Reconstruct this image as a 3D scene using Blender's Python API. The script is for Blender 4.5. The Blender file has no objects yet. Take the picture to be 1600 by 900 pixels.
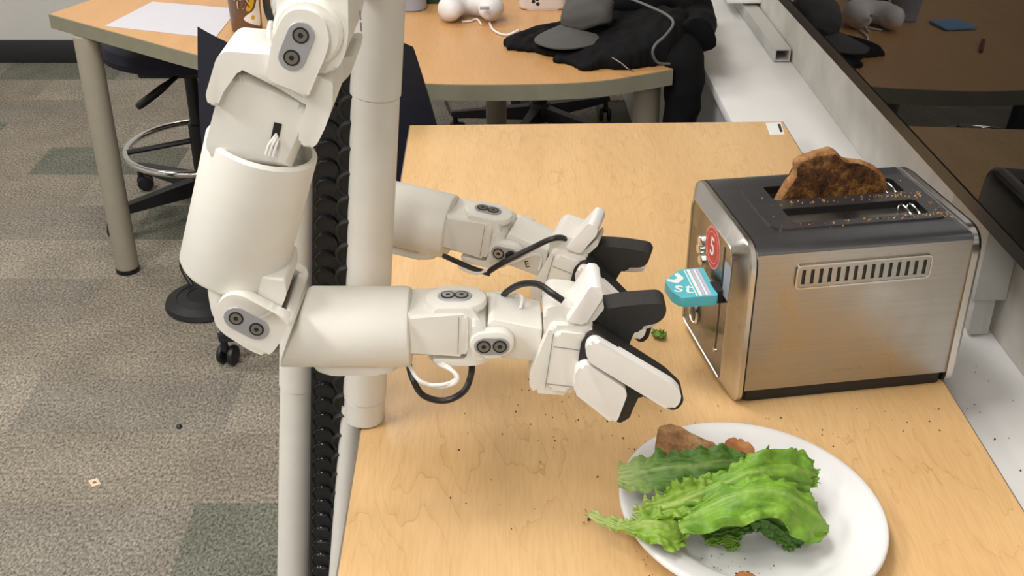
import bpy, bmesh, math, random
from mathutils import Vector, Matrix, noise

random.seed(7)
SC = bpy.context.scene
COL = SC.collection

# ------------------------------------------------------------------ camera
cam_d = bpy.data.cameras.new('camera')
cam = bpy.data.objects.new('camera', cam_d)
COL.objects.link(cam)
cam.location = (0, 0, 1.598)
cam.rotation_euler = (math.radians(90) - math.atan(1006 / 1819), 0, 0)
cam_d.sensor_width = 36
cam_d.lens = 1819 / 1600 * 36
cam_d.clip_start = .05
SC.camera = cam

# ------------------------------------------------------------------ world and lamps
w = bpy.data.worlds.new('world')
SC.world = w
w.use_nodes = True
w.node_tree.nodes['Background'].inputs[0].default_value = (.8, .8, .78, 1)
w.node_tree.nodes['Background'].inputs[1].default_value = .25


def ceiling_lamp(x, y, power, sx=.6, sy=1.2, col=(1, .975, .935)):
    d = bpy.data.lights.new('ceiling_lamp', 'AREA')
    d.shape = 'RECTANGLE'
    d.size, d.size_y = sx, sy
    d.energy = power
    d.color = col
    o = bpy.data.objects.new('ceiling_lamp', d)
    o.location = (x, y, 2.72)
    COL.objects.link(o)


for lx, ly, lp in ((-.45, 1.3, 27), (-.35, -.3, 12), (-.7, 3.6, 12), (-1.9, .4, 46), (-2.2, 3.2, 24), (-.7, -2.4, 44)):
    ceiling_lamp(lx, ly, lp)

SC.view_settings.view_transform = 'Standard'
SC.view_settings.look = 'None'
SC.view_settings.gamma = 1
SC.view_settings.use_curve_mapping = False
SC.view_settings.exposure = .32


# ------------------------------------------------------------------ materials
def nodes(name):
    m = bpy.data.materials.new(name)
    m.use_nodes = True
    nt = m.node_tree
    return m, nt, nt.nodes['Principled BSDF']


def N(nt, typ, **kw):
    n = nt.nodes.new(typ)
    for k, v in kw.items():
        if k in n.inputs:
            n.inputs[k].default_value = v
        else:
            setattr(n, k, v)
    return n


def rgba(c):
    return (c[0], c[1], c[2], 1)


def ramp(nt, stops):
    r = nt.nodes.new('ShaderNodeValToRGB')
    el = r.color_ramp.elements
    while len(el) < len(stops):
        el.new(.5)
    for e, (p, c) in zip(el, stops):
        e.position = p
        e.color = rgba(c)
    return r


def coords(nt, scale=(1, 1, 1), kind='Object', rot=(0, 0, 0)):
    tc = nt.nodes.new('ShaderNodeTexCoord')
    mp = nt.nodes.new('ShaderNodeMapping')
    mp.inputs['Scale'].default_value = scale
    mp.inputs['Rotation'].default_value = rot
    nt.links.new(tc.outputs[kind], mp.inputs[0])
    return mp.outputs[0]


def plain(name, c, rough=.5, metal=0, var=.06, nscale=30, bump=0, bscale=200, coat=0, ior=1.5, sheen=0):
    """a colour with slight noise variation and optional fine relief"""
    m, nt, p = nodes(name)
    p.inputs['Roughness'].default_value = rough
    p.inputs['Metallic'].default_value = metal
    p.inputs['IOR'].default_value = ior
    p.inputs['Coat Weight'].default_value = coat
    if sheen:
        p.inputs['Sheen Weight'].default_value = sheen
        p.inputs['Sheen Roughness'].default_value = .5
    v = coords(nt)
    n = N(nt, 'ShaderNodeTexNoise', Scale=nscale, Detail=3)
    nt.links.new(v, n.inputs['Vector'])
    r = ramp(nt, [(.3, [x * (1 - var) for x in c]), (.7, [min(1, x * (1 + var)) for x in c])])
    nt.links.new(n.outputs[0], r.inputs[0])
    nt.links.new(r.outputs[0], p.inputs['Base Color'])
    if bump:
        nb = N(nt, 'ShaderNodeTexNoise', Scale=bscale, Detail=2)
        nt.links.new(v, nb.inputs['Vector'])
        b = N(nt, 'ShaderNodeBump', Strength=bump, Distance=.002)
        nt.links.new(nb.outputs[0], b.inputs['Height'])
        nt.links.new(b.outputs[0], p.inputs['Normal'])
    return m


def wood(name, c1, c2, c3, rough, scale=1.0, coat=.0, line=.35):
    """laminate with long grain along Y and cathedral contour lines"""
    m, nt, p = nodes(name)
    p.inputs['Roughness'].default_value = rough
    p.inputs['Coat Weight'].default_value = coat
    p.inputs['Coat Roughness'].default_value = .15
    v1 = coords(nt, (9 * scale, 1.1 * scale, 1))
    n1 = N(nt, 'ShaderNodeTexNoise', Scale=1.0, Detail=5, Roughness=.55, Distortion=.5)
    nt.links.new(v1, n1.inputs['Vector'])
    r1 = ramp(nt, [(.3, c1), (.7, c2)])
    nt.links.new(n1.outputs[0], r1.inputs[0])
    # contour lines of a smooth stretched noise give the cathedral figure
    v2 = coords(nt, (4.2 * scale, 1.3 * scale, 1))
    n2 = N(nt, 'ShaderNodeTexNoise', Scale=1.0, Detail=5, Roughness=.52, Distortion=.25)
    nt.links.new(v2, n2.inputs['Vector'])
    mul = N(nt, 'ShaderNodeMath', operation='MULTIPLY')
    mul.inputs[1].default_value = 24
    nt.links.new(n2.outputs[0], mul.inputs[0])
    fr = N(nt, 'ShaderNodeMath', operation='FRACT')
    nt.links.new(mul.outputs[0], fr.inputs[0])
    r2 = ramp(nt, [(0, (1, 1, 1)), (.05, (.25, .25, .25)), (.3, (0, 0, 0)), (1, (0, 0, 0))])
    nt.links.new(fr.outputs[0], r2.inputs[0])
    # lines come and go
    n3 = N(nt, 'ShaderNodeTexNoise', Scale=4.0, Detail=2)
    nt.links.new(coords(nt), n3.inputs['Vector'])
    r3 = ramp(nt, [(.38, (0, 0, 0)), (.6, (line, line, line))])
    nt.links.new(n3.outputs[0], r3.inputs[0])
    mm = N(nt, 'ShaderNodeMath', operation='MULTIPLY')
    nt.links.new(r2.outputs[0], mm.inputs[0])
    nt.links.new(r3.outputs[0], mm.inputs[1])
    # pores
    v4 = coords(nt, (320, 26, 1))
    n4 = N(nt, 'ShaderNodeTexNoise', Scale=1.0, Detail=2)
    nt.links.new(v4, n4.inputs['Vector'])
    r4 = ramp(nt, [(.35, (.93, .92, .9)), (.6, (1, 1, 1))])
    nt.links.new(n4.outputs[0], r4.inputs[0])
    mx = N(nt, 'ShaderNodeMixRGB', blend_type='MIX')
    nt.links.new(mm.outputs[0], mx.inputs[0])
    nt.links.new(r1.outputs[0], mx.inputs[1])
    mx.inputs[2].default_value = rgba(c3)
    my = N(nt, 'ShaderNodeMixRGB', blend_type='MULTIPLY')
    my.inputs[0].default_value = 1
    nt.links.new(mx.outputs[0], my.inputs[1])
    nt.links.new(r4.outputs[0], my.inputs[2])
    nt.links.new(my.outputs[0], p.inputs['Base Color'])
    return m


def steel(name, c, rough, streak=(3, 3, 400), smudge=.18, bump=.05):
    m, nt, p = nodes(name)
    p.inputs['Metallic'].default_value = 1
    v = coords(nt, streak)
    n = N(nt, 'ShaderNodeTexNoise', Scale=1.0, Detail=2)
    nt.links.new(v, n.inputs['Vector'])
    r = ramp(nt, [(.3, [x * .93 for x in c]), (.7, c)])
    nt.links.new(n.outputs[0], r.inputs[0])
    nt.links.new(r.outputs[0], p.inputs['Base Color'])
    n2 = N(nt, 'ShaderNodeTexNoise', Scale=14.0, Detail=3, Distortion=.6)
    nt.links.new(coords(nt), n2.inputs['Vector'])
    r2 = ramp(nt, [(.35, (rough,) * 3), (.68, (rough + smudge,) * 3)])
    nt.links.new(n2.outputs[0], r2.inputs[0])
    nt.links.new(r2.outputs[0], p.inputs['Roughness'])
    b = N(nt, 'ShaderNodeBump', Strength=bump, Distance=.0006)
    nt.links.new(n.outputs[0], b.inputs['Height'])
    nt.links.new(b.outputs[0], p.inputs['Normal'])
    return m


def carpet(name, c):
    m, nt, p = nodes(name)
    p.inputs['Roughness'].default_value = 1
    p.inputs['Specular IOR Level'].default_value = .1
    tc = nt.nodes.new('ShaderNodeNewGeometry')
    mp = nt.nodes.new('ShaderNodeMapping')
    mp.inputs['Scale'].default_value = (1, .62, 1)
    nt.links.new(tc.outputs['Position'], mp.inputs[0])
    n = N(nt, 'ShaderNodeTexNoise', Scale=170.0, Detail=2.5, Roughness=.7)
    nt.links.new(mp.outputs[0], n.inputs['Vector'])
    r = ramp(nt, [(.3, [x * .38 for x in c]), (.5, c), (.72, [x * 1.8 for x in c])])
    nt.links.new(n.outputs[0], r.inputs[0])
    n2 = N(nt, 'ShaderNodeTexNoise', Scale=7.0, Detail=3)
    nt.links.new(tc.outputs['Position'], n2.inputs['Vector'])
    r2 = ramp(nt, [(.3, (.88, .88, .88)), (.7, (1.1, 1.1, 1.1))])
    nt.links.new(n2.outputs[0], r2.inputs[0])
    mx = N(nt, 'ShaderNodeMixRGB', blend_type='MULTIPLY')
    mx.inputs[0].default_value = 1
    nt.links.new(r.outputs[0], mx.inputs[1])
    nt.links.new(r2.outputs[0], mx.inputs[2])
    nt.links.new(mx.outputs[0], p.inputs['Base Color'])
    b = N(nt, 'ShaderNodeBump', Strength=.7, Distance=.004)
    nt.links.new(n.outputs[0], b.inputs['Height'])
    nt.links.new(b.outputs[0], p.inputs['Normal'])
    return m


def toasted(name, c_light, c_mid, c_dark, gloss=.6, scale=26, lo=.3, hi=.66):
    m, nt, p = nodes(name)
    p.inputs['Roughness'].default_value = gloss
    v = coords(nt)
    n = N(nt, 'ShaderNodeTexNoise', Scale=scale, Detail=6, Roughness=.75, Distortion=.15)
    nt.links.new(v, n.inputs['Vector'])
    r = ramp(nt, [(lo, c_dark), ((lo + hi) / 2, c_mid), (hi, c_light)])
    nt.links.new(n.outputs[0], r.inputs[0])
    nt.links.new(r.outputs[0], p.inputs['Base Color'])
    nb = N(nt, 'ShaderNodeTexNoise', Scale=190.0, Detail=4, Roughness=.7)
    nt.links.new(v, nb.inputs['Vector'])
    b = N(nt, 'ShaderNodeBump', Strength=.8, Distance=.003)
    nt.links.new(nb.outputs[0], b.inputs['Height'])
    nt.links.new(b.outputs[0], p.inputs['Normal'])
    return m


def leafmat(name, c_dark, c_mid, c_pale):
    m, nt, p = nodes(name)
    p.inputs['Roughness'].default_value = .5
    p.inputs['Subsurface Weight'].default_value = .12
    p.inputs['Subsurface Radius'].default_value = (.004, .008, .002)
    v = coords(nt)
    n = N(nt, 'ShaderNodeTexNoise', Scale=38.0, Detail=4, Roughness=.6)
    nt.links.new(v, n.inputs['Vector'])
    r = ramp(nt, [(.3, c_dark), (.7, c_mid)])
    nt.links.new(n.outputs[0], r.inputs[0])
    at = nt.nodes.new('ShaderNodeAttribute')
    at.attribute_name = 'rib'
    mx = N(nt, 'ShaderNodeMixRGB', blend_type='MIX')
    nt.links.new(at.outputs['Fac'], mx.inputs[0])
    nt.links.new(r.outputs[0], mx.inputs[1])
    mx.inputs[2].default_value = rgba(c_pale)
    nt.links.new(mx.outputs[0], p.inputs['Base Color'])
    nb = N(nt, 'ShaderNodeTexVoronoi', Scale=150.0)
    nt.links.new(v, nb.inputs['Vector'])
    b = N(nt, 'ShaderNodeBump', Strength=.35, Distance=.002)
    nt.links.new(nb.outputs[0], b.inputs['Height'])
    nt.links.new(b.outputs[0], p.inputs['Normal'])
    return m


M = {}
M['white'] = plain('robot_white', (.80, .775, .715), .42, var=.02, bump=.03, bscale=900)
M['white2'] = plain('pad_white', (.84, .82, .79), .5, var=.02)
M['pipe'] = plain('pipe_white', (.74, .715, .665), .38, var=.03)
M['insert'] = plain('grey_insert', (.40, .40, .41), .4, metal=.35, var=.03)
M['chrome'] = plain('chrome', (.75, .74, .72), .12, metal=1, var=.02)
M['screw'] = plain('screw_metal', (.45, .43, .40), .25, metal=1, var=.05)
M['rubber'] = plain('black_rubber', (.017, .016, .015), .62, var=.2, bump=.3, bscale=500)
M['blackgloss'] = plain('black_gloss', (.008, .008, .009), .16, var=.1)
M['black'] = plain('black_plastic', (.012, .012, .013), .45, var=.1)
M['cable_black'] = plain('cable_black', (.012, .011, .011), .4, var=.1)
M['cable_white'] = plain('cable_white', (.80, .78, .76), .45, var=.03)
M['maple'] = wood('maple_laminate', (.66, .41, .185), (.745, .49, .235), (.42, .215, .08), .36, 1.0, .1, .55)
M['oak'] = wood('orange_laminate', (.58, .315, .125), (.64, .36, .15), (.5, .26, .09), .34, 1.0, .1, .2)
M['deskedge'] = plain('desk_edge_band', (.20, .165, .13), .5)
M['tableedge'] = plain('table_edge_band', (.24, .23, .165), .5)
M['tableleg'] = plain('table_leg_paint', (.36, .325, .26), .45, var=.03)
M['darkmetal'] = plain('dark_metal', (.03, .03, .03), .4, metal=.6)
M['wall'] = plain('wall_paint', (.62, .61, .59), .8, var=.03, nscale=3, bump=.1, bscale=150)
M['wallright'] = plain('scuffed_wall_paint', (.56, .535, .49), .7, var=.14, nscale=9, bump=.05)
M['ceiling'] = plain('ceiling_tile', (.75, .74, .72), .9, var=.03)
M['base'] = plain('baseboard_rubber', (.022, .022, .024), .5)
M['ledge'] = plain('ledge_laminate', (.76, .75, .74), .45, var=.03, nscale=8)
M['ledgeface'] = plain('ledge_panel', (.44, .44, .46), .5, var=.03)
M['raceway'] = plain('raceway_plastic', (.47, .46, .43), .45, var=.03)
M['carpet0'] = carpet('carpet_taupe', (.235, .207, .166))
M['carpet1'] = carpet('carpet_grey', (.215, .195, .163))
M['carpet2'] = carpet('carpet_green_grey', (.150, .152, .122))
M['carpet3'] = carpet('carpet_light_taupe', (.27, .24, .195))
M['carpetback'] = plain('carpet_backing', (.10, .09, .075), 1)
M['navy'] = plain('navy_fabric', (.013, .014, .028), .85, var=.1, bump=.3, bscale=700)
M['jacket'] = plain('black_fleece', (.0026, .0026, .0034), .85, var=.15, bump=.3, bscale=500, ior=1.3)
M['cord'] = plain('grey_cord', (.13, .13, .13), .7)
M['cap'] = plain('grey_cotton', (.085, .082, .080), .9, var=.06, bump=.3, bscale=900)
M['paper'] = plain('paper', (.58, .575, .62), .7, var=.01)
M['plush'] = plain('white_plush', (.76, .73, .73), .8, var=.04, bump=.2, bscale=300)
M['tin'] = plain('pinkish_white_plastic', (.76, .68, .64), .35, var=.02)
M['bluegrey'] = plain('blue_grey_plastic', (.33, .35, .42), .4, var=.03)
M['green'] = plain('dark_green', (.01, .055, .03), .5)
M['steel'] = steel('brushed_steel', (.43, .405, .37), .25, (3, 3, 400), .22)
M['steelcap'] = steel('polished_steel', (.60, .575, .535), .22, (400, 3, 3), .06, .03)
M['steelface'] = steel('face_steel', (.44, .405, .36), .24, (3, 400, 3), .06, .03)
M['graphite'] = plain('graphite_enamel', (.155, .155, .165), .3, metal=.85, var=.06)
M['slot'] = plain('slot_interior', (.03, .028, .026), .45, metal=.5)
M['red'] = plain('red_print', (.50, .018, .03), .35, var=.05)
M['pink'] = plain('pink_print', (.80, .30, .32), .35)
M['printwhite'] = plain('white_print', (.85, .85, .83), .4, var=.01)
M['teal'] = plain('teal_tape', (.10, .50, .58), .4, var=.04)
M['lilac'] = plain('lilac_print', (.62, .50, .62), .4)
M['plate'] = plain('white_plate', (.72, .715, .715), .45, var=.01)
M['screen'] = plain('screen_glass', (.0025, .0025, .003), .015, var=.0, ior=1.52)
M['bezel'] = plain('bezel_gloss', (.012, .011, .010), .3, var=.05)
M['toast'] = toasted('buttered_toast', (.40, .19, .05), (.115, .04, .009), (.018, .007, .003), .34, 46, .36, .66)
M['crust'] = toasted('toast_crust', (.46, .25, .10), (.32, .14, .045), (.16, .06, .02), .75, 60)
M['bread'] = toasted('plain_toast', (.46, .30, .14), (.29, .14, .05), (.12, .06, .03), .8, 40)
M['bread2'] = toasted('reddish_toast', (.48, .22, .08), (.34, .12, .035), (.16, .055, .02), .8, 40)
M['crumb'] = toasted('crumb', (.62, .42, .20), (.42, .24, .09), (.16, .08, .03), .8, 90)
M['crumbdark'] = toasted('dark_crumb', (.14, .07, .03), (.07, .035, .015), (.03, .015, .01), .8, 90)
M['leafd'] = leafmat('lettuce_deep', (.045, .12, .012), (.115, .25, .03), (.42, .50, .19))
M['leaf'] = leafmat('lettuce', (.095, .225, .014), (.21, .40, .032), (.38, .52, .15))
M['leafl'] = leafmat('lettuce_pale', (.17, .31, .025), (.29, .45, .06), (.54, .58, .25))
M['brown'] = plain('brown_label', (.17, .095, .055), .35, var=.15, nscale=25)
M['yellow'] = plain('yellow_print', (.62, .38, .02), .4)
M['maroon'] = plain('maroon_print', (.12, .035, .025), .4)
M['blueprint'] = plain('blue_print', (.20, .40, .65), .4)
M['wirered'] = plain('red_brown_pen', (.16, .05, .03), .4)
M['tag'] = plain('beige_card', (.66, .50, .36), .7)
M['ink'] = plain('black_ink', (.02, .02, .02), .6)


# ------------------------------------------------------------------ mesh helpers
XF = Matrix.Identity(4)      # rigid transform applied to whatever is being finished
VX = lambda x, z, y: Vector((x, y, z))      # outline in the X-Z plane, thickness along Y
VZ = lambda x, y, z: Vector((x, y, z))      # outline in the X-Y plane, thickness along Z


def finish(name, bm, mat, parent=None, sharp=38):
    bmesh.ops.recalc_face_normals(bm, faces=bm.faces)
    bm.transform(XF)
    if XF.determinant() < 0:
        bmesh.ops.reverse_faces(bm, faces=bm.faces)
    lim = math.radians(sharp)
    for f in bm.faces:
        f.smooth = True
    for e in bm.edges:
        e.smooth = len(e.link_faces) == 2 and e.calc_face_angle(0) < lim
    me = bpy.data.meshes.new(name)
    bm.to_mesh(me)
    bm.free()
    for m in (mat if isinstance(mat, (list, tuple)) else [mat]):
        me.materials.append(M[m])
    o = bpy.data.objects.new(name, me)
    COL.objects.link(o)
    if parent is not None:
        o.parent = parent
        o.matrix_parent_inverse = parent_matrix(parent).inverted()
    return o


def parent_matrix(p):
    if p.parent is None:
        return p.matrix_basis.copy()
    return parent_matrix(p.parent) @ p.matrix_parent_inverse @ p.matrix_basis


def tag(o, label, cat=None, group=None, kind=None):
    o['label'] = label
    if cat:
        o['category'] = cat
    if group:
        o['group'] = group
    if kind:
        o['kind'] = kind
    return o


def empty(name, loc, label, cat, group=None):
    o = bpy.data.objects.new(name, None)
    o.location = loc
    o.empty_display_size = .05
    COL.objects.link(o)
    return tag(o, label, cat, group)


def struct(o):
    o['kind'] = 'structure'
    return o


def rounded(pts, r, seg=5):
    """round every corner of a polygon; r may be a list"""
    n = len(pts)
    out = []
    for i in range(n):
        p, a, b = Vector(pts[i]), Vector(pts[i - 1]), Vector(pts[(i + 1) % n])
        rr = r[i] if isinstance(r, (list, tuple)) else r
        da, db = a - p, b - p
        la, lb = da.length, db.length
        if rr <= 0 or la < 1e-7 or lb < 1e-7:
            out.append(tuple(p))
            continue
        c = min(rr, la * .48, lb * .48)
        s, e = p + da / la * c, p + db / lb * c
        for k in range(seg + 1):
            t = k / seg
            out.append(tuple(s * (1 - t) ** 2 + p * 2 * t * (1 - t) + e * t * t))
    return out


def stadium(a, b, r, seg=9):
    a, b = Vector(a), Vector(b)
    ang = math.atan2(b.y - a.y, b.x - a.x)
    out = []
    for c, s in ((b, -90), (a, 90)):
        for k in range(seg + 1):
            t = ang + math.radians(s + 180 * k / seg)
            out.append((c.x + r * math.cos(t), c.y + r * math.sin(t)))
    return out


def circle(c, r, seg=24, ry=None, rot=0):
    ry = ry or r
    out = []
    for k in range(seg):
        t = 2 * math.pi * k / seg
        x, y = r * math.cos(t), ry * math.sin(t)
        out.append((c[0] + x * math.cos(rot) - y * math.sin(rot), c[1] + x * math.sin(rot) + y * math.cos(rot)))
    return out


def prism(out, d0, d1, fr=VX, bev=0, seg=2, holes=(), bm=None, both=True):
    """extrude a 2-D outline between two depths, with bevelled cap edges and optional holes"""
    b2 = bmesh.new()
    if bev:
        keep = []
        for q in out:
            if not keep or (Vector(q) - Vector(keep[-1])).length > bev * .22:
                keep.append(q)
        while len(keep) > 3 and (Vector(keep[0]) - Vector(keep[-1])).length < bev * .22:
            keep.pop()
        out = keep
    if holes:
        edges = []
        for loop in [out] + list(holes):
            vs = [b2.verts.new(fr(p[0], p[1], d0)) for p in loop]
            edges += [b2.edges.new((vs[i - 1], vs[i])) for i in range(len(vs))]
        bmesh.ops.triangle_fill(b2, edges=edges, use_beauty=True)
        g = bmesh.ops.extrude_face_region(b2, geom=b2.faces[:])
        dv = fr(0, 0, d1) - fr(0, 0, d0)
        for v in g['geom']:
            if isinstance(v, bmesh.types.BMVert):
                v.co += dv
    else:
        v0 = [b2.verts.new(fr(p[0], p[1], d0)) for p in out]
        v1 = [b2.verts.new(fr(p[0], p[1], d1)) for p in out]
        c0 = b2.faces.new(v0)
        c1 = b2.faces.new(v1[::-1])
        n = len(out)
        for i in range(n):
            b2.faces.new((v0[i - 1], v1[i - 1], v1[i], v0[i]))
        if bev:
            es = set(c0.edges)
            if both:
                es |= set(c1.edges)
            bmesh.ops.bevel(b2, geom=list(es), offset=bev, segments=seg, profile=.5, affect='EDGES', clamp_overlap=True)
    if bm is None:
        return b2
    me = bpy.data.meshes.new('tmp')
    b2.to_mesh(me)
    b2.free()
    bm.from_mesh(me)
    bpy.data.meshes.remove(me)
    return bm


def box(x0, x1, y0, y1, z0, z1, bev=0, seg=2, bm=None):
    return prism([(x0, y0), (x1, y0), (x1, y1), (x0, y1)], z0, z1, VZ, 0, bm=bm) if not bev else bevbox(x0, x1, y0, y1, z0, z1, bev, seg, bm)


def bevbox(x0, x1, y0, y1, z0, z1, bev, seg=2, bm=None):
    b2 = prism([(x0, y0), (x1, y0), (x1, y1), (x0, y1)], z0, z1, VZ)
    bmesh.ops.bevel(b2, geom=b2.edges[:], offset=bev, segments=seg, profile=.5, affect='EDGES', clamp_overlap=True)
    if bm is None:
        return b2
    me = bpy.data.meshes.new('tmp')
    b2.to_mesh(me)
    b2.free()
    bm.from_mesh(me)
    bpy.data.meshes.remove(me)
    return bm


def spline(pts, n=8, closed=False):
    P = [Vector(p) for p in pts]
    out = []
    L = len(P)
    for i in range(L if closed else L - 1):
        if closed:
            p0, p1, p2, p3 = P[i - 1], P[i], P[(i + 1) % L], P[(i + 2) % L]
        else:
            p0, p1, p2, p3 = P[max(i - 1, 0)], P[i], P[i + 1], P[min(i + 2, L - 1)]
        for k in range(n):
            t = k / n
            out.append(.5 * ((2 * p1) + (p2 - p0) * t + (2 * p0 - 5 * p1 + 4 * p2 - p3) * t * t + (3 * p1 - p0 - 3 * p2 + p3) * t ** 3))
    if not closed:
        out.append(P[-1])
    return out


def tube(pts, r, seg=10, bm=None, flat=1.0, closed=False):
    """sweep a circle (radius may be a list) along points"""
    bm = bm or bmesh.new()
    P = [Vector(p) for p in pts]
    n = len(P)
    t0 = (P[1] - P[0]).normalized()
    up = Vector((0, 0, 1)) if abs(t0.z) < .9 else Vector((0, 1, 0))
    nrm = (up - t0 * up.dot(t0)).normalized()
    rings = []
    for i in range(n):
        if closed:
            t = (P[(i + 1) % n] - P[i - 1]).normalized()
        else:
            t = (P[min(i + 1, n - 1)] - P[max(i - 1, 0)]).normalized()
        nrm = (nrm - t * nrm.dot(t)).normalized()
        bi = t.cross(nrm)
        rr = r[i] if isinstance(r, (list, tuple)) else r
        rings.append([bm.verts.new(P[i] + nrm * math.cos(2 * math.pi * k / seg) * rr * flat + bi * math.sin(2 * math.pi * k / seg) * rr) for k in range(seg)])
    m = n if closed else n - 1
    for i in range(m):
        a, b = rings[i], rings[(i + 1) % n]
        for k in range(seg):
            bm.faces.new((a[k - 1], a[k], b[k], b[k - 1]))
    if not closed:
        bm.faces.new(rings[0][::-1])
        bm.faces.new(rings[-1])
    return bm


def lathe(prof, o, ax=(0, 0, 1), seg=32, bm=None, sx=1, sy=1, rot=0):
    """turn a profile of (radius, height) about an axis through o"""
    bm = bm or bmesh.new()
    o, ax = Vector(o), Vector(ax).normalized()
    ref = Vector((1, 0, 0)) if abs(ax.x) < .9 else Vector((0, 1, 0))
    u = (ref - ax * ref.dot(ax)).normalized()
    v = ax.cross(u)
    if rot:
        u, v = u * math.cos(rot) + v * math.sin(rot), v * math.cos(rot) - u * math.sin(rot)
    rings = []
    for r, h in prof:
        if r < 1e-6:
            rings.append([bm.verts.new(o + ax * h)])
        else:
            rings.append([bm.verts.new(o + ax * h + u * r * sx * math.cos(2 * math.pi * k / seg) + v * r * sy * math.sin(2 * math.pi * k / seg)) for k in range(seg)])
    for a, b in zip(rings, rings[1:]):
        for k in range(seg):
            if len(a) == 1 and len(b) == 1:
                continue
            if len(a) == 1:
                bm.faces.new((a[0], b[k], b[k - 1]))
            elif len(b) == 1:
                bm.faces.new((a[k - 1], a[k], b[0]))
            else:
                bm.faces.new((a[k - 1], a[k], b[k], b[k - 1]))
    if len(rings[0]) > 1:
        bm.faces.new(rings[0][::-1])
    if len(rings[-1]) > 1:
        bm.faces.new(rings[-1])
    return bm


def text_bm(body, size, fr, depth=.0004):
    """lettering as a thin raised mesh; fr maps (x, y, d) to space, text centred on 0,0"""
    cu = bpy.data.curves.new('lettering', 'FONT')
    cu.body = body
    cu.size = size
    cu.align_x = 'CENTER'
    cu.align_y = 'CENTER'
    cu.resolution_u = 3
    ob = bpy.data.objects.new('lettering_tmp', cu)
    COL.objects.link(ob)
    dg = bpy.context.evaluated_depsgraph_get()
    me = ob.evaluated_get(dg).to_mesh()
    bm = bmesh.new()
    bm.from_mesh(me)
    ob.evaluated_get(dg).to_mesh_clear()
    bpy.data.objects.remove(ob)
    bpy.data.curves.remove(cu)
    g = bmesh.ops.extrude_face_region(bm, geom=bm.faces[:])
    top = set(x for x in g['geom'] if isinstance(x, bmesh.types.BMVert))
    for v in bm.verts:
        v.co = fr(v.co.x, v.co.y, depth if v in top else 0)
    return bm


def rough_up(bm, amp, scale, seed=0):
    for v in bm.verts:
        v.co += noise.noise_vector(v.co * scale + Vector((seed, seed * 2, 0))) * amp
    return bm


def copy_tree(o, parent=None, mat=None):
    c = o.copy()
    COL.objects.link(c)
    if parent is not None:
        c.parent = parent
        c.matrix_parent_inverse = o.matrix_parent_inverse.copy()
    for ch in list(o.children):
        copy_tree(ch, c)
    return c


# ------------------------------------------------------------------ the room
fl = struct(finish('floor', box(-3.8, .78, -4.6, 5.0, -.03, -.008), 'carpetback'))
cm = ['carpet0', 'carpet1', 'carpet2', 'carpet3']
plank_meshes = []
for k in cm:
    bmk = bevbox(-.25, .25, -.125, .125, -.009, 0, .0006, 1)
    o = finish('carpet_plank', bmk, k, fl)
    plank_meshes.append(o.data)
    bpy.data.objects.remove(o)
rp = random.Random(3)
for j in range(15):
    for i in range(8):
        x = -2.92 + i * .5 + (.25 if j % 2 else 0)
        y = 1.32 + j * .25
        if x > .5:
            continue
        k = rp.choices((0, 1, 2, 3), (5, 3, 2, 3))[0]
        if abs(x + 1.17) < .1 and abs(y - 1.82) < .13:
            k = 2
        o = bpy.data.objects.new('carpet_plank', plank_meshes[k])
        o.location = (x, y, 0)
        COL.objects.link(o)
        o.parent = fl
outer = bmesh.new()
for q in ((-3.8, .78, -4.6, 1.19), (-3.8, -3.2, 1.19, 5.0)):
    box(*q, -.009, -.001, bm=outer)
o = finish('carpet_border', outer, 'carpet1', fl)

struct(finish('wall_back', box(-3.8, .9, 4.93, 5.05, 0, 2.75), 'wall'))
struct(finish('baseboard_back', bevbox(-3.8, .70, 4.918, 4.93, 0, .1, .004), 'base'))
struct(finish('wall_left', box(-3.9, -3.8, -4.6, 5.0, 0, 2.75), 'wall'))
struct(finish('wall_front', box(-3.8, .9, -4.7, -4.6, 0, 2.75), 'wall'))
struct(finish('ceiling', box(-3.9, .95, -4.7, 5.05, 2.75, 2.85), 'ceiling'))
# right-hand wall runs a degree off the view axis
RW = lambda d, y: .766 - .0225 * y + d          # X of the wall face, d metres towards +X
struct(finish('wall_right', prism([(RW(0, -4.6), -4.6), (RW(.12, -4.6), -4.6), (RW(.12, 5), 5), (RW(0, 5), 5)], 0, 2.75, VZ), 'wallright'))
led = prism([(RW(-.228, -.8), -.8), (RW(0, -.8), -.8), (RW(0, 4.92), 4.92), (RW(-.228, 4.92), 4.92)], .655, .68, VZ, .003)
lo = struct(finish('trim_1', led, 'ledge'))
tag(lo, 'white ledge running along the right wall behind the desk')
lf = finish('trim_2', prism([(RW(-.215, -.8), -.8), (RW(-.19, -.8), -.8), (RW(-.19, 4.92), 4.92), (RW(-.215, 4.92), 4.92)], 0, .655, VZ), 'ledgeface')
struct(lf)
tag(lf, 'grey panel below the white ledge')

# cable raceway on the ledge: an open square channel along the wall
rb = bmesh.new()
y0, y1 = 2.83, 4.2
sec = [(-.046, .682), (-.006, .682), (-.006, .714), (-.046, .714)]
ins = [(-.042, .686), (-.010, .686), (-.010, .710), (-.042, .710)]
V = [[rb.verts.new((RW(d, y), y, z)) for d, z in s] for y in (y0, y1) for s in (sec, ins)]
for i in range(4):
    a, b = i - 1, i
    rb.faces.new((V[0][a], V[0][b], V[2][b], V[2][a]))
    rb.faces.new((V[1][a], V[1][b], V[3][b], V[3][a]))
    rb.faces.new((V[0][a], V[0][b], V[1][b], V[1][a]))
    rb.faces.new((V[2][a], V[2][b], V[3][b], V[3][a]))
rw = finish('cable_raceway', rb, 'raceway')
tag(rw, 'pale square cable channel with open end lying on the ledge', 'raceway')

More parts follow.
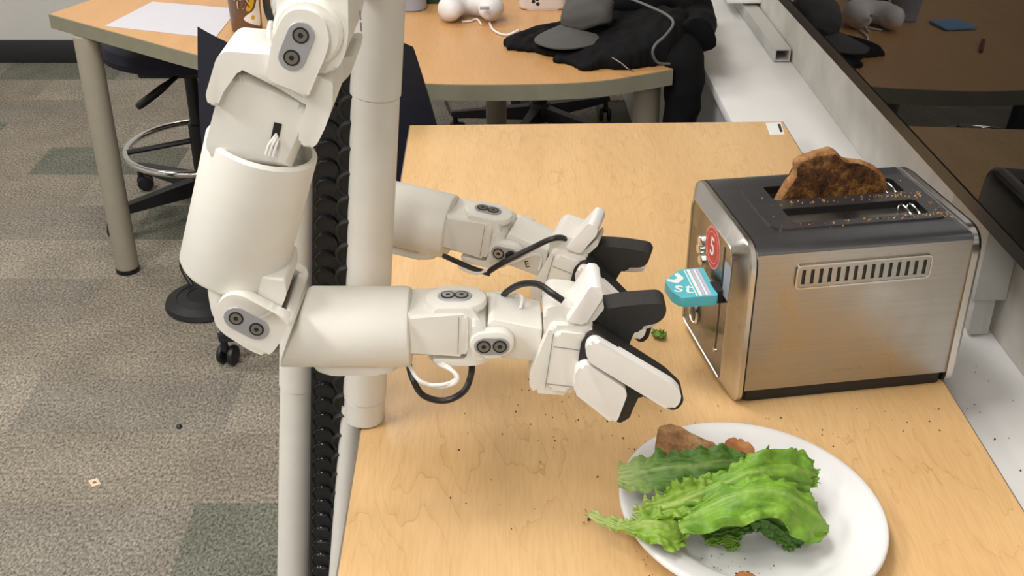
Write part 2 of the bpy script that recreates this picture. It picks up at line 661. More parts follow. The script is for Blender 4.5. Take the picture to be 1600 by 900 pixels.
# ribbed plastic tray on the raceway at the top of the picture
pt = empty('ribbed_tray', (RW(-.03, 3.45), 3.45, .722), 'white ribbed plastic tray standing on the far cable channel', 'tray')
cx = RW(-.025, 3.42)
trb = bmesh.new()
bevbox(cx - .065, cx + .03, 3.22, 3.6, .722, .735, .003, 2, trb)
bevbox(cx + .022, cx + .03, 3.22, 3.6, .733, .765, .002, 1, trb)
bevbox(cx - .065, cx + .03, 3.22, 3.228, .733, .748, .002, 1, trb)
finish('shell', trb, 'printwhite', pt)
for i in range(5):
    finish('rib', bevbox(cx - .06 + i * .016, cx - .054 + i * .016, 3.229, 3.59, .734, .744, .001, 1), 'printwhite', pt)

# box raceway and drop under the screen, near the toaster
jb = empty('junction_raceway', (RW(-.03, 1.6), 1.6, .68), 'pale raceway box with a short drop to the ledge behind the toaster', 'raceway')
finish('box', prism([(.684, 1.5), (RW(-.001, 1.5), 1.5), (RW(-.001, 1.64), 1.64), (.681, 1.64)], .747, .862, VZ, .002), 'raceway', jb)
finish('drop', prism([(.694, 1.512), (.722, 1.512), (.722, 1.545), (.694, 1.545)], .681, .747, VZ, .002), 'raceway', jb)
finish('drop_cover', prism([(.6895, 1.507), (.7085, 1.507), (.7085, 1.514), (.6895, 1.514)], .684, .745, VZ, .001), 'raceway', jb)

# ------------------------------------------------------------------ the wall screen
pA, pB = Vector((.5359, 2.2293, .9986)), Vector((.6353, 1.2871, .9406))
th, ph = math.radians(6.2), math.radians(-2.9)
nrm = -Vector((math.cos(th) * math.cos(ph), math.sin(th) * math.cos(ph), math.sin(ph)))
ey = (pB - pA).normalized()
ey = (ey - nrm * ey.dot(nrm)).normalized()
ez = ey.cross(nrm)
if ez.z < 0:
    ez = -ez
pc = pA + (pB - pA) * .5
SCR = lambda a, b, d: pc + ey * a + ez * b - nrm * d
sc = empty('wall_screen', pc, 'large black glossy screen mounted above the ledge beside the toaster', 'screen')
finish('glass', prism(rounded([(-.86, 0), (.62, 0), (.62, .82), (-.86, .82)], .003), .0, .004, SCR), 'screen', sc)
finish('bezel', prism(rounded([(-.875, -.023), (.635, -.023), (.635, .835), (-.875, .835)], .006), .001, .03, SCR, 0,
                      holes=[[(-.864, -.004), (.624, -.004), (.624, .824), (-.864, .824)]]), 'bezel', sc)
finish('back_shell', prism([(-.86, -.008), (.62, -.008), (.62, .82), (-.86, .82)], .0045, .028, SCR, 0), 'black', sc)
finish('wall_mount', prism([(-.4, .2), (.2, .2), (.2, .6), (-.4, .6)], .028, .075, SCR, 0), 'black', sc)

# ------------------------------------------------------------------ front desk
dk = empty('work_desk', (.19, 1.5, 0), 'pale maple desk carrying the toaster and the plate', 'desk')
dout = [(-.180, .745), (.583, .768), (.555, 2.2575), (-.2073, 2.2357)]
finish('desktop', prism(dout, .711, .74, VZ), 'maple', dk)
C = Vector((.19, 1.5))
def grow(pts, d):
    n = len(pts)
    out = []
    for i in range(n):
        p = Vector(pts[i]); a = Vector(pts[i - 1]); b = Vector(pts[(i + 1) % n])
        t1 = (p - a).normalized(); t2 = (b - p).normalized()
        n1 = Vector((t1.y, -t1.x)); n2 = Vector((t2.y, -t2.x))
        m = (n1 + n2).normalized()
        out.append(tuple(p + m * d / max(.3, m.dot(n1))))
    return out
finish('edge_band', prism(grow(dout, .0022), .7108, .7392, VZ, holes=[grow(dout, -.0002)]), 'deskedge', dk)
for x, y in ((-.12, .82), (.44, .84), (.43, 2.18), (-.14, 2.16)):
    finish('leg', bevbox(x - .025, x + .025, y - .025, y + .025, 0, .711, .004), 'darkmetal', dk)
# inventory sticker at the far corner
st = finish('sticker', prism([(0.519,2.2496),(0.5511,2.2533),(0.5452,2.1856),(0.515,2.1822)], .7402, .7405, VZ), 'printwhite', dk)
tag(st, 'white inventory sticker at the far corner')
finish('print_bar', prism([(0.5422,2.2416),(0.5478,2.2434),(0.544,2.1988),(0.5385,2.1971)], .7405, .7407, VZ), 'ink', st)

# ------------------------------------------------------------------ far table
ft = empty('bow_front_table', (-.4, 3.1, 0), 'orange laminate table with bowed grey edge at the back', 'table')
arc = [tuple(p) for p in spline([Vector((x, y, 0)) for x, y in ((-1.225, 3.052), (-.963, 2.858), (-.711, 2.678), (-.45, 2.555), (-.19, 2.496), (.03, 2.491), (.2, 2.515), (.369, 2.595))], 6)]
tout = [(p[0], p[1]) for p in arc] + [(.44, 2.95), (.44, 3.55), (-.6, 3.95), (-1.0, 3.55)]
finish('tabletop', prism(tout, .703, .74, VZ), 'oak', ft)
finish('edge_band', prism(grow(tout, .003), .7025, .7392, VZ, holes=[grow(tout, -.0002)]), 'tableedge', ft, 20)
for x, y in ((-1.119, 2.995), (.325, 2.68), (-.05, 3.52), (-.7, 3.72)):
    lg = finish('leg', lathe([(.031, 0.012), (.033, .02), (.033, .70), (.0, .703)], (x, y, 0), seg=24), 'tableleg', ft)
    finish('foot', lathe([(.0, 0), (.034, 0), (.035, .006), (.033, .013), (0, .013)], (x, y, 0), seg=24), 'blackgloss', lg)

# ------------------------------------------------------------------ office chairs


def castor(parent, x, y, turn):
    d = Vector((math.cos(turn), math.sin(turn), 0))
    a = Vector((-d.y, d.x, 0))
    c = Vector((x, y, .027)) - d * .012
    hood = finish('castor', tube([(x, y, .085), (x, y, .05), c + Vector((0, 0, .012))], [.007, .011, .012], 10), 'black', parent)
    for s in (-1, 1):
        finish('wheel', lathe([(0, 0), (.019, 0), (.026, .004), (.027, .009), (.024, .015), (.012, .018), (0, .018)], c + a * s * .006, a * s, 20), 'black', hood)


def star_base(parent, x, y, start, R=.30):
    finish('hub', lathe([(.0, .07), (.045, .07), (.048, .10), (.036, .135), (.0, .135)], (x, y, 0), seg=20), 'black', parent)
    for k in range(5):
        t = math.radians(start + 72 * k)
        d = Vector((math.cos(t), math.sin(t), 0))
        n = Vector((-d.y, d.x, 0))
        o = Vector((x, y, 0))
        bm = bmesh.new()
        rings = []
        for r, hw, z0, z1 in ((.03, .026, .075, .125), (.15, .022, .075, .113), (R - .02, .017, .075, .098), (R + .012, .012, .078, .094)):
            p = o + d * r
            rings.append([bm.verts.new(p + n * hw + Vector((0, 0, z0))), bm.verts.new(p - n * hw + Vector((0, 0, z0))),
                          bm.verts.new(p - n * hw * .7 + Vector((0, 0, z1))), bm.verts.new(p + n * hw * .7 + Vector((0, 0, z1)))])
        for a, b in zip(rings, rings[1:]):
            for i in range(4):
                bm.faces.new((a[i - 1], a[i], b[i], b[i - 1]))
        bm.faces.new(rings[0]); bm.faces.new(rings[-1])
        finish('base_arm', bm, 'black', parent, 50)
        castor(parent, x + d.x * R, y + d.y * R, t + .9)


# stool with chrome foot ring under the far table
sx, sy = -.975, 3.40
ch = empty('drafting_stool', (sx, sy, 0), 'black drafting stool with chrome foot ring beneath the far table', 'chair')
star_base(ch, sx, sy, 219, .31)
finish('gas_post', lathe([(.028, .13), (.028, .30), (.020, .302), (.020, .50), (0, .5)], (sx, sy, 0), seg=20), 'black', ch)
finish('mechanism', bevbox(sx - .13, sx + .10, sy - .10, sy + .10, .475, .515, .01), 'black', ch)
finish('lever', tube(spline([(-.9682,3.3,.4991),(-.9983,3.24,.4825),(-1.0354,3.2,.4598),(-1.0748,3.17,.4359)], 4), [.007, .007, .007, .008, .009, .011, .012, .012, .012, .012, .012, .011, .008], 12), 'black', ch)
finish('seat', lathe([(.0, .515), (.20, .515), (.245, .53), (.252, .55), (.24, .575), (.15, .588), (0, .59)], (sx, sy, 0), seg=40, sx=1, sy=.95), 'navy', ch)
finish('backrest', prism(rounded([(sx - .16, .64), (sx + .2, .64), (sx + .2, .70), (sx - .16, .70)], .02), sy + .20, sy + .23, VX, .008), 'navy', ch)
finish('back_bar', tube([(sx, sy + .1, .5), (sx, sy + .26, .52), (sx, sy + .245, .67)], .012, 10), 'black', ch)
fr_ = finish('foot_ring', tube([(sx + .225 * math.cos(2 * math.pi * k / 48), sy + .225 * math.sin(2 * math.pi * k / 48), .225) for k in range(48)], .0105, 12, closed=True), 'chrome', ch)
for k in range(3):
    t = math.radians(75 + 120 * k)
    finish('spoke', tube([(sx + .027 * math.cos(t), sy + .027 * math.sin(t), .245), (sx + .222 * math.cos(t), sy + .222 * math.sin(t), .226)], .009, 8), 'black', fr_)

# navy task chair whose back shows either side of the robot
bx, by = -.415, 2.62
cb = empty('task_chair', (bx, by, 0), 'navy upholstered task chair standing behind the robot', 'chair')
star_base(cb, bx, by, 204, .335)
finish('gas_post', lathe([(.028, .13), (.028, .28), (.02, .282), (.02, .43), (0, .43)], (bx, by, 0), seg=20), 'black', cb)
finish('seat', prism(rounded([(bx - .23, by - .20), (bx + .23, by - .20), (bx + .24, by + .22), (bx - .24, by + .22)], .09), .43, .50, VZ, .025, 3), 'navy', cb)
bm = bmesh.new()
rows, cols = 12, 20
grid = {}
for side, off in ((0, 0), (1, .035)):
    for i in range(rows + 1):
        v = i / rows
        z = .50 + .375 * v
        hw = .26 - .075 * max(0, v - .35) ** 1.2
        for j in range(cols + 1):
            u = j / cols * 2 - 1
            x = bx + u * hw
            zz = z + (.035 * v * abs(u) ** 1.7) - (.02 * v if side else 0) - (.05 * max(0, u - .88) * 4 * v)
            zz += (.018 * (-u) * v if u < 0 else 0)
            y = by - .335 + 1.5 * (u * hw) ** 2 - .06 * v + off
            grid[side, i, j] = bm.verts.new((x, y, zz))
for side in (0, 1):
    for i in range(rows):
        for j in range(cols):
            bm.faces.new((grid[side, i, j], grid[side, i, j + 1], grid[side, i + 1, j + 1], grid[side, i + 1, j]))
for i in range(rows):
    for j in (0, cols):
        bm.faces.new((grid[0, i, j], grid[1, i, j], grid[1, i + 1, j], grid[0, i + 1, j]))
for j in range(cols):
    for i in (0, rows):
        bm.faces.new((grid[0, i, j], grid[0, i, j + 1], grid[1, i, j + 1], grid[1, i, j]))
finish('backrest', bm, 'navy', cb)
finish('back_bar', tube(spline([(bx, by - .05, .42), (bx, by - .25, .41), (bx, by - .335, .50), (bx, by - .35, .62)], 5), .018, 10), 'black', cb)

# black round floor disc with a low loop handle
fd = empty('floor_disc', (-.845, 2.80, 0), 'black round domed disc with loop handle lying on the carpet', 'disc')
finish('disc', lathe([(0, 0), (.105, 0), (.112, .006), (.108, .018), (.08, .026), (.078, .024), (.05, .030), (.048, .028), (0, .033)], (-.845, 2.80, 0), seg=40), 'black', fd)
finish('loop_handle', tube(spline([(-.90, 2.87, .02), (-.93, 2.90, .07), (-.89, 2.90, .11), (-.83, 2.88, .10), (-.80, 2.85, .05), (-.80, 2.83, .025)], 6), .007, 10), 'darkmetal', fd)

# grey swivel chair base glimpsed under the far table, and a power lead
c3 = empty('swivel_chair', (.1, 4.05, 0), 'dark swivel chair whose base shows under the far table', 'chair')
star_base(c3, .1, 4.05, 250, .31)
finish('gas_post', lathe([(.028, .13), (.028, .42), (0, .42)], (.1, 4.05, 0), seg=16), 'black', c3)
finish('seat', prism(rounded([(-.13, 3.97), (.33, 3.97), (.33, 4.28), (-.13, 4.28)], .08), .42, .50, VZ, .02, 3), 'navy', c3)
pl = finish('power_lead', tube(spline([(-.2731,4.4759,.006),(-.2449,4.314,.006),(-.2169,4.2436,.006),(-.1607,4.2576,.006),(-.1055,4.3427,.006),(-.0917,4.4159,.006),(-.1031,4.4759,.006)], 6), .005, 8), 'cable_black')
tag(pl, 'black power lead looped on the carpet under the table', 'cable')

# ------------------------------------------------------------------ the robot
rob = empty('robot', (-.33, 1.21, 0), 'white two-armed robot with tubular limbs standing beside the maple desk', 'robot')


def lean(p0, p1, z):
    p0, p1 = Vector(p0), Vector(p1)
    return p0 + (p1 - p0) * ((z - p0.z) / (p1.z - p0.z))


PR0, PR1 = (-.1864,1.21,.7536), (-.1391,1.21,1.2727)
PL0, PL1 = (-.2895,1.235,.6115), (-.2304,1.235,1.1587)
CL0, CL1 = (-.2374,1.205,.6355), (-.1894,1.205,1.1694)
for a, b, r, seam in ((PR0, PR1, .0255, ((.7425, .775), (.775, 1.17), (1.17, 1.42))), (PL0, PL1, .0225, ((.045, .775), (.775, 1.42)))):
    for k, (z0, z1) in enumerate(seam):
        rr = r + .0012 * (k if k < 2 else 2)
        p, q = lean(a, b, z0), lean(a, b, z1)
        d = q - p
        finish('pipe', lathe([(0, 0), (rr - .001, 0), (rr, .001), (rr, d.length - .0015), (rr - .0015, d.length), (0, d.length)], p, d, 32), 'pipe', rob)
p, q = Vector((-.2004,1.21,.7615)), Vector((-.2358,1.2,.4852))
q2 = p + (q - p) * ((p.z - .045) / (p.z - q.z))
finish('pipe', lathe([(0, 0), (.014, 0), (.0145, (q2 - p).length), (0, (q2 - p).length)], p, q2 - p, 28), 'pipe', rob)
# black cable chain between the pipes
p, q = lean(CL0, CL1, .05), lean(CL0, CL1, 1.40)
ax = (q - p).normalized()
sd = Vector((1, 0, 0)); sd = (sd - ax * sd.dot(ax)).normalized()
fw = ax.cross(sd); fw = fw if fw.y < 0 else -fw
CH = lambda a, b, d: p + sd * a + ax * b - fw * d
L = (q - p).length
chn = finish('cable_chain', prism([(-.026, 0), (.030, 0), (.030, L), (-.026, L)], 0, .03, CH), 'black', rob)
ch_meshes = {}
for nm, off, rad, pitch, mat, dep in (('chain_link', -.010, .0145, .0230, 'blackgloss', -.002), ('chain_link', .0185, .0180, .0300, 'rubber', -.004)):
    n = int((L - .30) / pitch)
    me = None
    for i in range(n):
        c = CH(off, .30 + i * pitch, dep)
        if me is None:
            lk = finish(nm, lathe([(0, -.012), (rad, -.012), (rad, -.003), (rad * .93, 0), (rad * .80, -.0008), (rad * .74, -.003), (0, -.0035)], (0, 0, 0), (fw - ax * .18).normalized(), 24), mat, None)
            me = lk.data
            lk.location = c
        else:
            lk = bpy.data.objects.new(nm, me)
            lk.location = c
            COL.objects.link(lk)
        lk.parent = chn
        lk.matrix_parent_inverse = parent_matrix(chn).inverted()
# floor base and torso above the frame
foot = lean(CL0, CL1, .045)
bf = finish('base_plate', prism(rounded([(foot.x - .14, foot.y - .25), (foot.x + .14, foot.y - .25), (foot.x + .14, foot.y + .25), (foot.x - .14, foot.y + .25)], .05), 0, .045, VZ, .008), 'white', rob)
top = lean(CL0, CL1, 1.42)
finish('torso', bevbox(top.x - .10, top.x + .10, 1.0, 1.42, 1.385, 1.56, .03, 3), 'white', rob)


def screw(c, parent, fr, d, r=.0056):
    """socket screw sitting in a recess of an insert plate"""
    bm = prism(circle(c, r, 18), d - .0006, d + .002, fr, holes=[circle(c, r * .45, 6)])
    finish('screw', bm, 'screw', parent)
    finish('screw_recess', prism(circle((c[0], c[1]), r * 1.28, 18), d - .0003, d + .001, fr), 'black', parent)


def insert(a, b, r, parent, fr, d, t=.0016):
    pl_ = finish('insert_plate', prism(stadium(a, b, r), d, d + t + .002, fr, .0006, 1), 'insert', parent)
    tag(pl_, 'grey stadium-shaped insert plate')
    av, bv = Vector(a), Vector(b)
    screw(a, parent, fr, d - .0002)
    screw(b, parent, fr, d - .0002)
    return pl_


def ring_tube(c, r, x0, x1, shear, bev=.004, seg=40):
    """horizontal tube along X; the left end is cut on a slant (shear = dx per dz)"""
    bm = bmesh.new()
    prof = [(x0, r - bev, 1), (x0 + bev * .3, r - bev * .3, 1), (x0 + bev, r, 1), (x1 - bev, r, 0), (x1 - bev * .3, r - bev * .3, 0), (x1, r - bev, 0)]
    rings = []
    for x, rr, s in prof:
        ring = []
        for k in range(seg):
            t = 2 * math.pi * k / seg
            z = rr * math.sin(t)
            ring.append(bm.verts.new((x + (shear * z if s else 0), c[1] + rr * math.cos(t), c[2] + z)))
        rings.append(ring)
    for a, b in zip(rings, rings[1:]):
        for k in range(seg):
            bm.faces.new((a[k - 1], a[k], b[k], b[k - 1]))
    bm.faces.new(rings[0][::-1]); bm.faces.new(rings[-1])
    return bm


def forearm():
    """forearm tube, wrist and hand, built at the near arm's place"""
    c = (-.1582,1.03,.9832)
    xl, xr = (-.2248,1.03,.9832)[0], (-.1035,1.03,.9832)[0]
    finish('forearm_tube', ring_tube(c, .0418, xl, xr, .43), 'white', rob)
    finish('forearm_flange', prism(stadium((c[0] - .028, 1.03), (c[0] + .02, 1.03), .022), c[2] - .0465, c[2] - .036, VZ, .003), 'white', rob)
    # wrist motor
    mo = finish('wrist_motor', prism(rounded([(-.1044,1.0137),(-.0465,1.0144),(-.0434,1.0092),(-.0447,.9724),(-.0494,.9656),(-.1065,.9656)], [0, .004, .003, .004, .003, 0]), 1.0, 1.058, VX, .004), 'white', rob)
    finish('motor_seam', prism([(-.0535,1.0113),(-.0528,1.0113),(-.0544,.9692),(-.0551,.9692)], .9995, 1.002, VX), 'insert', mo)
    # C bracket around the motor
    br = finish('wrist_bracket', prism(rounded([(-.0778,1.0196),(-.0395,1.0196),(-.0333,1.0085),(-.0283,.9958),(-.0194,.9906),(-.0196,.9601),(-.0367,.9523),(-.0773,.9523),(-.081,.9601),(-.0464,.9608),(-.0448,1.0115),(-.078,1.0115)],
                                               [.006, .004, .004, .006, .004, .004, .006, .004, .002, .003, .003, .002]), 1.003, 1.05, VX, .003), 'white', rob)
    zt = (-.0637,1.005,1.0196)[2]
    xa, xb = (-.0669,1.03,1.0195)[0], (-.05,1.03,1.0195)[0]
    tp = finish('bracket_plate', prism(stadium((xa, 1.027), (xb + .003, 1.027), .0215), zt - .009, zt + .001, VZ, .003), 'white', br)
    insert((xa + .002, 1.027), (xb - .001, 1.027), .0105, br, lambda x, y, d: Vector((x, y, zt + .0012 - d)), -.0012)
    fp = finish('bracket_plate', prism(stadium((-.0274,.9878), (-.0127,.9886), .0148), .985, .998, VX, .003), 'white', br)
    finish('bracket_plate', prism(stadium((-.0274,.9878), (-.0127,.9886), .0148), 1.06, 1.07, VX, .003), 'white', br)
    finish('bracket_web', prism(rounded([(-.0398,1.0103),(-.0266,1.0037),(-.0225,.9715),(-.0398,.9669)], .004), .988, 1.065, VX, .003), 'white', br)
    insert((-.028,.9871), (-.0121,.9874), .0098, br, VX, .9838)
    # second motor
    m2 = finish('hand_motor', prism(rounded([(-.0243,1.0063),(-.0204,1.0092),(0.0307,.9988),(0.0274,.9579),(-.0234,.9663),(-.0259,.9747)], [.005, .004, .003, .003, .004, .004]), 1.0, 1.056, VX, .006, 3), 'white', rob)
    # palm housing
    ph_ = finish('palm_housing', prism(rounded([(0.0385,1.0103),(0.0783,1.0088),(0.0804,1.0029),(0.0607,.9314),(0.0562,.9267),(0.0235,.9298),(0.0176,.9377),(0.0175,.9485)], [.006, .006, .004, .006, .004, .005, .006, .006]), .987, 1.05, VX, .005, 3), 'white', rob)
    finish('palm_barrel', prism(rounded([(0.0429,1.0047),(0.0746,1.0011),(0.0605,.9326),(0.0344,.9366)], .006), .9835, 1.0, VX, .006, 3), 'white', ph_)
    for q in ([(0.0413,.9883),(0.0694,.9838),(0.0691,.9827),(0.041,.9872)], [(0.0349,.9442),(0.0635,.9403),(0.0633,.9392),(0.0347,.9431)], [(0.0404,1.0024),(0.0413,1.0024),(0.034,.9388),(0.0331,.9388)]):
        finish('palm_seam', prism(q, .983, .9845, VX), 'insert', ph_)
    finish('palm_top', prism(rounded([(0.0304,1.0203),(0.0391,1.0275),(0.0631,1.0246),(0.0799,1.0129),(0.0805,.9951),(0.032,.9936)], [.006, .008, .006, .006, .004, .004]), .995, 1.052, VX, .006, 3), 'white', rob)
    # upright finger block
    ub = finish('finger_block', prism(rounded([(0.0528,1.0152),(0.0755,1.054),(0.0803,1.0561),(0.088,1.0511),(0.0883,1.0419),(0.0718,1.0115)], [.003, .003, .003, .003, .004, .003]), .985, 1.034, VX, .004), 'white2', rob)
    finish('finger_block_liner', prism(rounded([(0.0734,1.0085),(0.089,1.0334),(0.0912,1.0247),(0.0816,1.01)], .003), .995, 1.03, VX, .003), 'white', ub)
    # black rubber thumb
    tm = finish('thumb', prism(rounded([(0.0817,1.0159),(0.1171,1.0225),(0.1463,1.0247),(0.1541,1.0218),(0.1536,1.01),(0.1464,1.0018),(0.1261,.9966),(0.1209,.9845),(0.1161,.9632),(0.102,.9585),(0.0818,.9754)], [.003, .01, .006, .004, .006, .006, .008, .008, .006, .006, .004]), 1.005, 1.034, VX, .003), 'rubber', rob)
    finish('thumb_pad', lathe([(0, -.004), (.008, -.004), (.011, .002), (.0095, .008), (0, .01)], (0.1334,1.03,.9908), (.2, -.6, -.6), 20, sx=1.5), 'white2', tm)
    # fingers with white pads, facing the camera side
    fg = finish('finger_backing', prism(rounded([(0.0684,.9941),(0.0769,1.0052),(0.087,1.0037),(0.0962,.9949),(0.1559,.9518),(0.1734,.9332),(0.1748,.9222),(0.1665,.9104),(0.1299,.9317),(0.1231,.9127),(0.1209,.9032),(0.1095,.8952),(0.0866,.9441),(0.0644,.9518)], [.004, .004, .004, .004, .006, .005, .005, .005, .004, .004, .003, .003, .004, .004]), .981, 1.003, VX, .002), 'rubber', rob)
    finish('finger_pad', prism(rounded([(0.0716,.9912),(0.0751,1.0008),(0.0825,1.0037),(0.1623,.9498),(0.1701,.9398),(0.169,.9282),(0.1599,.9188),(0.0758,.9778)], [.005, .006, .006, .006, .005, .005, .006, .006]), .970, .984, VX, .004, 3), 'white2', fg)
    finish('finger_pad', prism(rounded([(0.0629,.965),(0.0683,.9741),(0.0753,.9748),(0.1133,.946),(0.1156,.9383),(0.1073,.9077),(0.1016,.9045),(0.0616,.9413)], [.005, .006, .006, .005, .004, .005, .005, .006]), .970, .984, VX, .004, 3), 'white2', fg)
    return m2


forearm()
near_c = Vector((-.1041,1.03,.9847))
# far arm: the same forearm and hand, turned and set deeper in the scene
far_c = Vector((-.078,1.345,.9451))
XF = Matrix.Translation(far_c) @ Matrix.Rotation(math.radians(-15), 4, 'Z') @ Matrix.Rotation(math.radians(7), 4, 'Y') @ Matrix.Translation(-near_c)
m2f = forearm()
tx = text_bm('E', .013, lambda x, y, d: Vector((0.0065,1,.9724)) + Vector((x * .9 - y * .35, -d - .0001, y * .9 + x * .35)))
finish('lettering', tx, 'ink', m2f)
XF = Matrix.Identity(4)


def cable(pts, r, mat, flat=1.0):
    return finish('cable', tube(spline(pts, 8), r, 8, flat=flat), mat, rob)


cable([(-.1076,1.02,.9458),(-.1018,1,.9384),(-.0914,1,.9178),(-.0697,1,.9115),(-.0502,1,.9226),(-.0423,1.01,.9373),(-.042,1.025,.9474)], .0034, 'cable_black')
cable([(-.1054,1.01,.9476),(-.0948,.995,.9401),(-.0754,.995,.9323),(-.06,.99,.9388),(-.0552,.99,.9466),(-.0618,.995,.9526),(-.076,1.005,.9539),(-.0848,1.02,.9537)], .0022, 'cable_white')
cable([(-.1042,1.01,.9452),(-.0931,.997,.9357),(-.0719,.992,.9367),(-.0573,.992,.9437),(-.0632,.997,.9536),(-.0788,1.01,.9553)], .002, 'cable_white')
cable([(-.0148,1.06,.9934),(-.0053,1.05,1.0128),(0.0097,1.03,1.0328),(0.0255,1.015,1.041),(0.039,1,1.0392),(0.0503,.995,1.0333)], .0034, 'cable_black')
cable([(-.0067,1.06,.9965),(0.0033,1.05,1.0097),(0.0105,1.04,1.0116),(0.0085,1.03,1.0045)], .0018, 'cable_white')
# far-arm leads
cable([(-.0859,1.31,.9198),(-.0704,1.29,.923),(-.048,1.285,.9148),(-.0272,1.28,.9102)], .0034, 'cable_black')
cable([(-.0287,1.28,.9138),(-.0079,1.27,.9334),(0.0235,1.27,.9511),(0.0466,1.265,.9659),(0.0623,1.27,.9651),(0.0708,1.28,.9548)], .0036, 'cable_black')
cable([(-.0664,1.29,.923),(-.0624,1.285,.9148),(-.0439,1.28,.9111),(-.0303,1.28,.9156),(0,1.272,.9306),(0.0252,1.275,.9397),(0.0357,1.28,.9336),(0.0335,1.28,.9156)], .002, 'cable_white')

# ---- near upper arm and shoulder
t0, t1 = Vector((-.2354,1.03,1.186)), Vector((-.2812,1.03,1.0474))
d = (t0 - t1)
L = d.length
r = .0525
ut = lathe([(0, 0), (r - .008, 0), (r - .003, .0018), (r, .007), (r + .0005, L - .003), (r - .002, L), (r - .005, L - .0005), (r - .0055, L - .018), (0, L - .018)], t1, d, 48)
finish('upper_arm_tube', ut, 'white', rob)
# shoulder-side motor sunk in the tube
um = finish('upper_motor', prism(rounded([(-.2769,1.1824),(-.2794,1.2),(-.2605,1.2501),(-.2463,1.2643),(-.2361,1.2643),(-.1874,1.2369),(-.1833,1.2308),(-.2034,1.1747)], [0, .006, .012, .008, .008, .006, .005, 0]), .9915, 1.067, VX, .009, 3), 'white', rob)
finish('cable_slot', prism([(-.2144,1.2207),(-.2077,1.2189),(-.2147,1.1949),(-.2214,1.1968)], .9905, .993, VX), 'black', um)
for dx in (0, 4, 8):
    finish('lead', tube(spline([(-.2128,.994,1.2104),(-.2164,.989,1.2061),(-.2204,.986,1.2011),(-.2234,.985,1.1928)], 5) if dx == 0 else
                        (spline([(-.2124,.994,1.2079),(-.2145,.988,1.2053),(-.2176,.986,1.1999),(-.2206,.985,1.1916)], 5) if dx == 4 else spline([(-.2121,.994,1.2054),(-.213,.988,1.2028),(-.2149,.986,1.1974),(-.2172,.985,1.1903)], 5)), .0014, 6), 'cable_white', um).location.y -= .0015
# yoke over the motor
yk = finish('shoulder_yoke', prism(rounded([(-.2693,1.2435),(-.2701,1.2506),(-.2564,1.2843),(-.249,1.29),(-.2051,1.2866),(-.1571,1.2612),(-.1586,1.2405),(-.1671,1.2195),(-.1765,1.2023),(-.1848,1.1992),(-.1914,1.2036),(-.1918,1.2122),(-.1824,1.2405),(-.1821,1.2447),(-.2111,1.26),(-.2375,1.2745),(-.2422,1.2728),(-.2561,1.2494),(-.2607,1.2399),(-.2675,1.2399)],
                                           [.004, .006, .008, .006, .004, .004, .006, .004, .006, .006, .005, .005, .004, .004, .003, .004, .004, .006, .003, .003]), .980, 1.052, VX, .0045, 3), 'white', rob)
finish('yoke_lobe', prism(rounded([(-.1713,1.2603),(-.1452,1.2662),(-.1493,1.2483),(-.1617,1.2363),(-.1705,1.2117),(-.1823,1.1961),(-.1801,1.2363)], .006), 1.045, 1.12, VX, .006, 3), 'white', yk)
sp = finish('shoulder_plate', prism(rounded([(-.1963,1.3177),(-.1895,1.3275),(-.1784,1.3313),(-.1647,1.328),(-.1569,1.3188),(-.1548,1.3033),(-.159,1.291),(-.1775,1.2532),(-.1816,1.2515),(-.2088,1.2683),(-.2116,1.274),(-.2043,1.3022)], [.008, .008, .008, .008, .008, .008, .008, .006, .004, .006, .006, .01]), .966, .99, VX, .005, 3), 'white', yk)
insert((-.1786,1.3086), (-.188,1.2891), .0118, sp, VX, .9645)
# shoulder housing that runs up out of the picture to the torso
hs = finish('shoulder_housing', prism(rounded([(-.1957,1.3834),(-.1357,1.3834),(-.1407,1.3028),(-.146,1.2825),(-.1558,1.2699),(-.1836,1.2699),(-.1993,1.2916),(-.2015,1.3139)], [0, 0, .006, .008, .006, .004, .008, .008]), .981, 1.11, VX, .004, 3), 'white', rob)
finish('shoulder_disc', lathe([(0, 0), (.027, 0), (.030, .003), (.030, .02), (0, .02)], (-.1747,.974,1.3076), (0, 1, 0), 36), 'white', hs)
finish('shoulder_axle', lathe([(0, 0), (.035, 0), (.035, .2), (0, .2)], (-.1665,1.05,1.3388), (0, 1, 0), 30), 'white', hs)
for q in ([(-.1354,1.05,1.3028),(-.1391,1.05,1.2992),(-.137,1.05,1.2957),(-.1406,1.05,1.2945)], [(-.1396,1.05,1.2921),(-.1362,1.05,1.2897),(-.14,1.05,1.2861),(-.1407,1.05,1.2837)]):
    finish('emblem', tube(spline([Vector(((-.14,.975,1.3139)[0] + .0002, v[1] + .01, v[2])) for v in q], 4), .0008, 5), 'insert', hs)
cable([(-.2159,1.02,1.335),(-.2165,1.02,1.3181),(-.2138,1.02,1.3055),(-.212,1.03,1.2956)], .0035, 'cable_black')
cable([(-.2089,1.03,1.3268),(-.2137,1.02,1.3066),(-.213,1,1.2998),(-.2106,1,1.2895)], .0022, 'cable_white')

